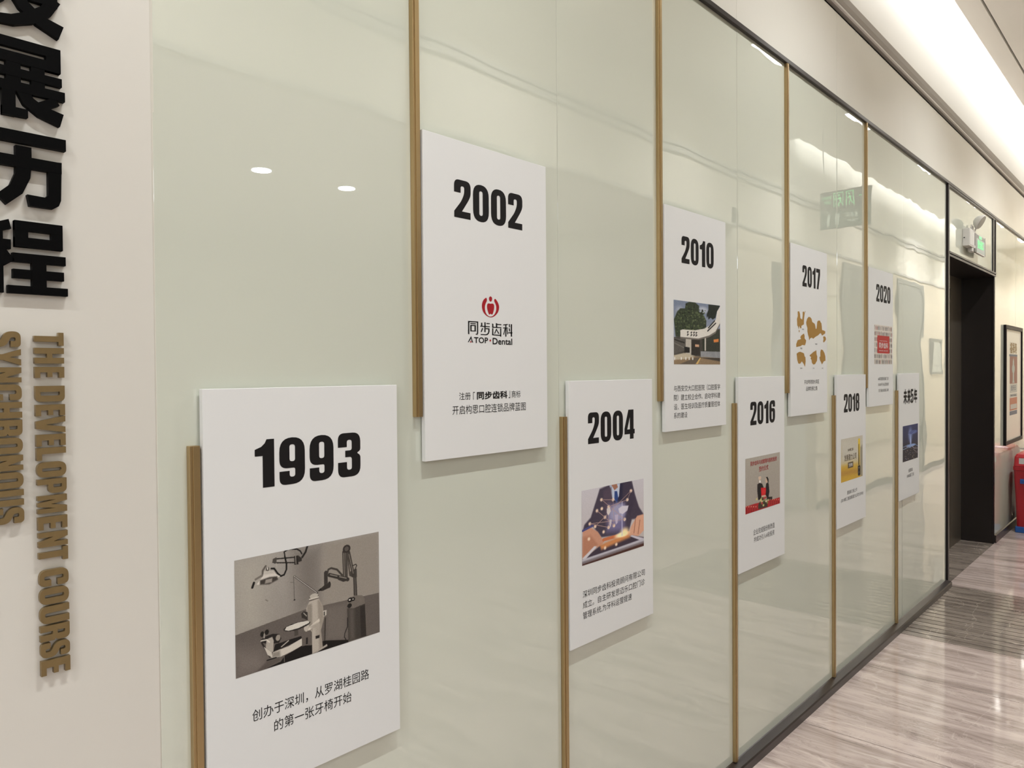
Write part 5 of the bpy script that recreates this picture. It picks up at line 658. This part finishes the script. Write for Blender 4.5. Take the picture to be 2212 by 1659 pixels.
# ------------------------------------------------------------------ emergency lamp over the lift
em = empty('emergency_light', (6.386, 0.0, 2.41), 'white emergency lamp box with round lamp head and lit green exit plate above the lift', 'emergency light')
box('housing', (0, -0.045, 0.0), (0.217, 0.0, 0.130), M_PLASTIC, em, bev=0.003)
boxes('front_panel', [((0.012, -0.047, 0.010), (0.165, -0.045, 0.120))], M_PLASTIC, em, bev=0.0008)
box('lens_strip', (0.178, -0.0475, 0.02), (0.196, -0.045, 0.115), M_SGREY, em)
bm = bmesh.new(); bmesh.ops.create_cone(bm, cap_ends=True, segments=12, radius1=.004, radius2=.004, depth=.004, matrix=Matrix.Translation((-.001, -.012, .062)) @ Matrix.Rotation(PI/2, 4, 'Y'))
link('screw', mesh('screw', bm, M_DARKP), em)
box('socket', (0.115, -0.042, -0.030), (0.200, -0.012, 0.0), M_PLASTIC, em, bev=0.004)
box('connector', (0.165, -0.046, -0.028), (0.235, -0.030, -0.004), M_DARKP, em, bev=0.001)
box('exit_plate', (0.235, -0.048, -0.028), (0.545, -0.030, 0.118), M_PLASTIC, em, bev=0.002)
pl = box('plate_face', (0.240, -0.0488, -0.020), (0.538, -0.0478, 0.112), M_SCREEN, em)
box('plate_band', (0.240, -0.0496, 0.086), (0.538, -0.0486, 0.110), M_SGREY, em)
box('plate_edge', (0.540, -0.0495, -0.026), (0.546, -0.030, 0.118), M_DARKP, em)
gm = [(fit_box(text_mesh('t', '安全出口', M_SGREEN, .035), .262, .010, .47, .080), 0), (fit_box(curve_mesh('t', [[(0, 0), (1, 0), (1, 1), (0, 1)]], 0, M_SGREEN), .315, .087, .405, .109), 0)]
o = link('plate_lettering', join_meshes('plate_lettering', gm, M_SGREEN), em); o.rotation_euler = WALLROT; o.location = (0, -0.0500, 0)
# round lamp head on a bracket, tilted down along the corridor
bm = bmesh.new()
prof = [(0.0, .052), (.018, .050), (.034, .040), (.050, .020), (.055, .006), (.055, 0.0), (.050, -.003)]
n = 28; rings = [[bm.verts.new((r*math.cos(2*PI*i/n), r*math.sin(2*PI*i/n), z_)) for i in range(n)] for r, z_ in prof[1:]]
top = bm.verts.new((0, 0, prof[0][1]))
for i in range(n): bm.faces.new((top, rings[0][i], rings[0][(i+1) % n]))
for a, b in zip(rings, rings[1:]):
    for i in range(n): bm.faces.new((a[i], b[i], b[(i+1) % n], a[(i+1) % n]))
me = mesh('lamp_head', bm, M_PLASTIC)
for p_ in me.polygons: p_.use_smooth = True
hd = link('lamp_head', me, em)
dirv = Vector((-0.05, -0.85, -0.50)).normalized()
hd.rotation_euler = (-dirv).to_track_quat('Z', 'Y').to_euler(); hd.location = (0.190, -0.085, 0.190)
bm = bmesh.new(); bmesh.ops.create_cone(bm, cap_ends=True, segments=28, radius1=.050, radius2=.050, depth=.002)
ln = link('lamp_lens', mesh('lamp_lens', bm, M_LENS), hd); ln.location = (0, 0, -.0035)
boxes('lamp_bracket', [((0.145, -0.040, 0.128), (0.215, -0.012, 0.140)), ((0.165, -0.032, 0.138), (0.178, -0.020, 0.178)), ((0.180, -0.036, 0.130), (0.190, -0.016, 0.168))], M_PLASTIC, em, bev=0.001)
bm = bmesh.new(); prism_xy(bm, seg((.225, .118), (.335, .205), .006), .010)
o = link('lamp_arm', mesh('lamp_arm', bm, M_CORN), em); o.rotation_euler = WALLROT; o.location = (0, -0.028, 0)

# ------------------------------------------------------------------ framed picture beyond the lift
pic = empty('framed_picture', (8.01, 0.0, 0.80), 'black framed tall picture with a red and gold label print beyond the lift', 'picture')
fw, fh = 0.885, 1.095
boxes('frame', [((0, -0.022, 0), (0.035, 0, fh)), ((fw-0.035, -0.022, 0), (fw, 0, fh)), ((0.035, -0.022, 0), (fw-0.035, 0, 0.035)), ((0.035, -0.022, fh-0.035), (fw-0.035, 0, fh))], M_FRAME, pic, bev=0.002)
box('mount', (0.035, -0.010, 0.035), (fw-0.035, -0.0, fh-0.035), M_MOUNT, pic)
def flat(name, polys, m, y): 
    o = link(name, join_meshes(name, [(curve_mesh('f', [pl], 0, m), 0) for pl in polys], m), pic); o.rotation_euler = WALLROT; o.location = (0, y, 0); return o
M_BROWN = mat('brown_print', (0.24, 0.09, 0.06, 1), .5); M_PALE = mat('pale_print', (0.45, 0.44, 0.38, 1), .5); M_ORN = mat('orange_print', (0.42, 0.14, 0.07, 1), .5)
M_SLATE = mat('slate_print', (0.10, 0.115, 0.15, 1), .5); M_GOLDP = mat('gold_print', (0.26, 0.16, 0.045, 1), .5); M_GP = mat('grey_green_print', (0.36, 0.40, 0.35, 1), .5)
flat('print_band', [rect(.225, .812, .650, .832)], M_SLATE, -.0103)
flat('print_panel', [rect(.250, .556, .645, .812)], M_BROWN, -.0103)
flat('print_figure', [[(.430, .79), (.437, .805), (.445, .79), (.470, .765), (.470, .735), (.505, .715), (.512, .690), (.490, .665), (.468, .655), (.470, .590), (.500, .566), (.500, .562), (.388, .562), (.388, .568), (.405, .590), (.408, .655), (.385, .665), (.365, .690), (.372, .715), (.402, .735), (.402, .765)]], M_GP, -.0106)
flat('print_panel', [rect(.255, .470, .645, .553), rect(.258, .428, .645, .462)], M_PALE, -.0103)
flat('print_panel', [rect(.248, .305, .645, .424)], M_ORN, -.0103)
flat('print_panel', [rect(.290, .318, .625, .362)], M_PALE, -.0106)
flat('print_panel', [rect(.248, .262, .645, .300)], M_SLATE, -.0103)
o = link('print_lettering', join_meshes('print_lettering', [(fit_box(text_mesh('t', '福禄寿', M_GOLDP, .03), .255, .838, .625, .945), 0)], M_GOLDP), pic); o.rotation_euler = WALLROT; o.location = (0, -.0105, 0)
for t_, bx_ in (('爱牙日', (.32, .490, .56, .540)), ('健康口腔 幸福家庭', (.30, .438, .60, .452))):
    o = link('print_lettering', fit_box(text_mesh('t', t_, M_SLATE, .02), *bx_), pic); o.rotation_euler = WALLROT; o.location = (0, -.0106, 0)

# ------------------------------------------------------------------ red wheeled bins by the far wall
def bin_(x, y, label):
    e = empty('wheeled_bin', (x, y, FZ), label, 'bin', 'red bins along the far wall')
    bm = bmesh.new()
    def ring(x0, x1, y0, y1, z_, r=.03):
        pts = round_poly([(x0, y0, r), (x1, y0, r), (x1, y1, r), (x0, y1, r)], 4)
        return [bm.verts.new((a, b, z_)) for a, b in pts]
    rs = [ring(.035, .43, -.40, -.02, .055), ring(.02, .45, -.42, -.012, .30), ring(.0, .47, -.44, 0.0, .575), ring(-.012, .482, -.452, .004, .58), ring(-.012, .482, -.452, .004, .615)]
    for a, b in zip(rs, rs[1:]):
        for i in range(len(a)): bm.faces.new((a[i], a[(i+1) % len(a)], b[(i+1) % len(a)], b[i]))
    bm.faces.new(rs[0][::-1]); bm.faces.new(rs[-1]); bmesh.ops.recalc_face_normals(bm, faces=bm.faces)
    link('body', mesh('body', bm, M_RED), e)
    bm = bmesh.new()
    rs = [ring(-.006, .476, -.446, .0, .617), ring(.004, .47, -.44, -.006, .70), ring(.02, .45, -.42, -.02, .725), ring(.06, .41, -.38, -.06, .735)]
    for a, b in zip(rs, rs[1:]):
        for i in range(len(a)): bm.faces.new((a[i], a[(i+1) % len(a)], b[(i+1) % len(a)], b[i]))
    bm.faces.new(rs[0][::-1]); bm.faces.new(rs[-1]); bmesh.ops.recalc_face_normals(bm, faces=bm.faces)
    lid = link('lid', mesh('lid', bm, M_REDL), e)
    lb = box('paper_label', (-.0035, -.20, .635), (-.0015, -.045, .690), M_LABEL, lid)
    hd_ = boxes('handle', [((-.014, -.28, .458), (.006, -.055, .500)), ((-.016, -.27, .470), (-.013, -.07, .480), 1)], [M_BLUE, M_DARKP], e, bev=.002)
    box('foot', (.02, -.085, 0.0), (.10, -.012, .055), M_BLUE, e, bev=.006)
    for (a, b) in ((.03, -.16), (.36, -.36), (.36, -.04)):
        bm = bmesh.new(); bmesh.ops.create_cone(bm, cap_ends=True, segments=20, radius1=.028, radius2=.028, depth=.03, matrix=Matrix.Translation((a+.03, b, .028)) @ Matrix.Rotation(PI/2, 4, 'X'))
        link('wheel', mesh('wheel', bm, M_DARKP), e)
    return e
bin_(8.22, -0.045, 'red bin standing under the framed picture, nearer of the two')
bin_(8.82, -0.05, 'red bin standing behind the nearer one')

# ------------------------------------------------------------------ things that show only as reflections
sg = empty('hanging_exit_sign', (7.0, -1.045, 2.77), 'dark green hanging exit and toilet direction sign reflected in the glass', 'sign')
box('sign_case', (-.012, -.225, 0), (.012, .225, .34), M_SIGNG, sg, bev=.002)
box('lower_face', (-.0135, -.220, .006), (-.012, .220, .165), M_SIGNP, sg)
def sface(name, polys, m):
    o = link(name, join_meshes(name, polys, m), sg); o.rotation_euler = (PI/2, 0, -PI/2); o.location = (-.0145, 0, 0); return o
# drawing plane: x runs along -y, y runs up, seen from the camera side (-X)
man = [seg((0, .30), (.05, .30), .012)]
def runner(ox):
    return [rect(ox, .19, ox+.008, .32), rect(ox+.07, .19, ox+.078, .32), rect(ox, .312, ox+.078, .32), seg((ox+.045, .275), (ox+.030, .235), .016), seg((ox+.030, .237), (ox+.052, .215), .010), seg((ox+.052, .217), (ox+.045, .192), .009), seg((ox+.032, .235), (ox+.012, .205), .010), seg((ox+.044, .270), (ox+.064, .252), .008), seg((ox+.042, .270), (ox+.022, .262), .008), [(ox+.048+.010*math.cos(t), .292+.010*math.sin(t)) for t in [i*PI/5 for i in range(10)]]]
gp = [(curve_mesh('s', [q], 0, M_SGREEN), 0) for q in runner(.01)+runner(-.10)+[rect(-.20, .262, -.135, .270), seg((-.20, .266), (-.178, .285), .008), seg((-.20, .266), (-.178, .247), .008)]]
gp += [(fit_box(text_mesh('t', '安全出口', M_SGREEN, .02), .115, .268, .205, .298), 0), (fit_box(text_mesh('t', 'EXIT', M_SGREEN, .02), .125, .225, .180, .252), 0)]
sface('exit_symbols', gp, M_SGREEN)
gp = [(fit_box(text_mesh('t', '洗手间', M_SIGNW, .02), -.13, .085, -.02, .130), 0), (fit_box(text_mesh('t', 'TOILET', M_SIGNW, .02), -.13, .048, -.03, .066), 0)]
sface('toilet_lettering', gp, M_SIGNW)
for ox in (.06, .13):
    gp = [(curve_mesh('s', [q], 0, M_SIGNW), 0) for q in (rect(ox-.012, .06, ox+.012, .108), rect(ox-.010, .03, ox-.002, .06), rect(ox+.002, .03, ox+.010, .06), [(ox+.010*math.cos(t), .122+.010*math.sin(t)) for t in [i*PI/5 for i in range(10)]])]
    sface('toilet_figure', gp, M_SIGNW)
for yy in (-.18, .18): box('hanger', (-.002, yy-.002, .34), (.002, yy+.002, 1.01), M_GREYDOOR, sg)
# ceiling fittings of the corridor
for i, (x, ln_) in enumerate(LIN):
    e = empty('linear_ceiling_light', (x, -1.0, 3.78), 'slim linear ceiling light, %s along the corridor, mirrored as a streak in the glass' % ordn[i], 'ceiling light', 'linear corridor lights')
    box('housing', (-ln_/2-.01, -.028, -.012), (ln_/2+.01, .028, 0), M_PLASTIC, e, bev=.002)
    box('diffuser', (-ln_/2, -.02, -.015), (ln_/2, .02, -.012), M_LIGHT, e)
for i in range(0, 5):
    x = 2.732+.721*i
    e = empty('downlight', (x, -3.556, 2.95), ['left one of the two round lit downlights mirrored above the 1993 board', 'right one of the two round lit downlights mirrored above the 1993 board', 'round lobby downlight whose mirror image hides behind a board'][min(i, 2)], 'ceiling light', 'lobby downlights')
    bm = bmesh.new(); bmesh.ops.create_cone(bm, cap_ends=True, segments=32, radius1=.080, radius2=.078, depth=.004, matrix=Matrix.Translation((0, 0, -.002)))
    link('ring', mesh('ring', bm, M_PLASTIC), e)
    bm = bmesh.new(); bmesh.ops.create_cone(bm, cap_ends=True, segments=32, radius1=.066, radius2=.066, depth=.003, matrix=Matrix.Translation((0, 0, -.0055)))
    link('lens', mesh('lens', bm, M_DOWN), e)
op = empty('framed_picture', (12.85, YO, 1.42), 'small pale framed picture on the opposite wall, faintly mirrored in the glass', 'picture')
boxes('frame', [((0, 0, 0), (.03, .02, .55)), ((.67, 0, 0), (.70, .02, .55)), ((.03, 0, 0), (.67, .02, .03)), ((.03, 0, .52), (.67, .02, .55))], M_GREYDOOR, op)
box('mount', (.03, 0, .03), (.67, .01, .52), M_PALE, op)
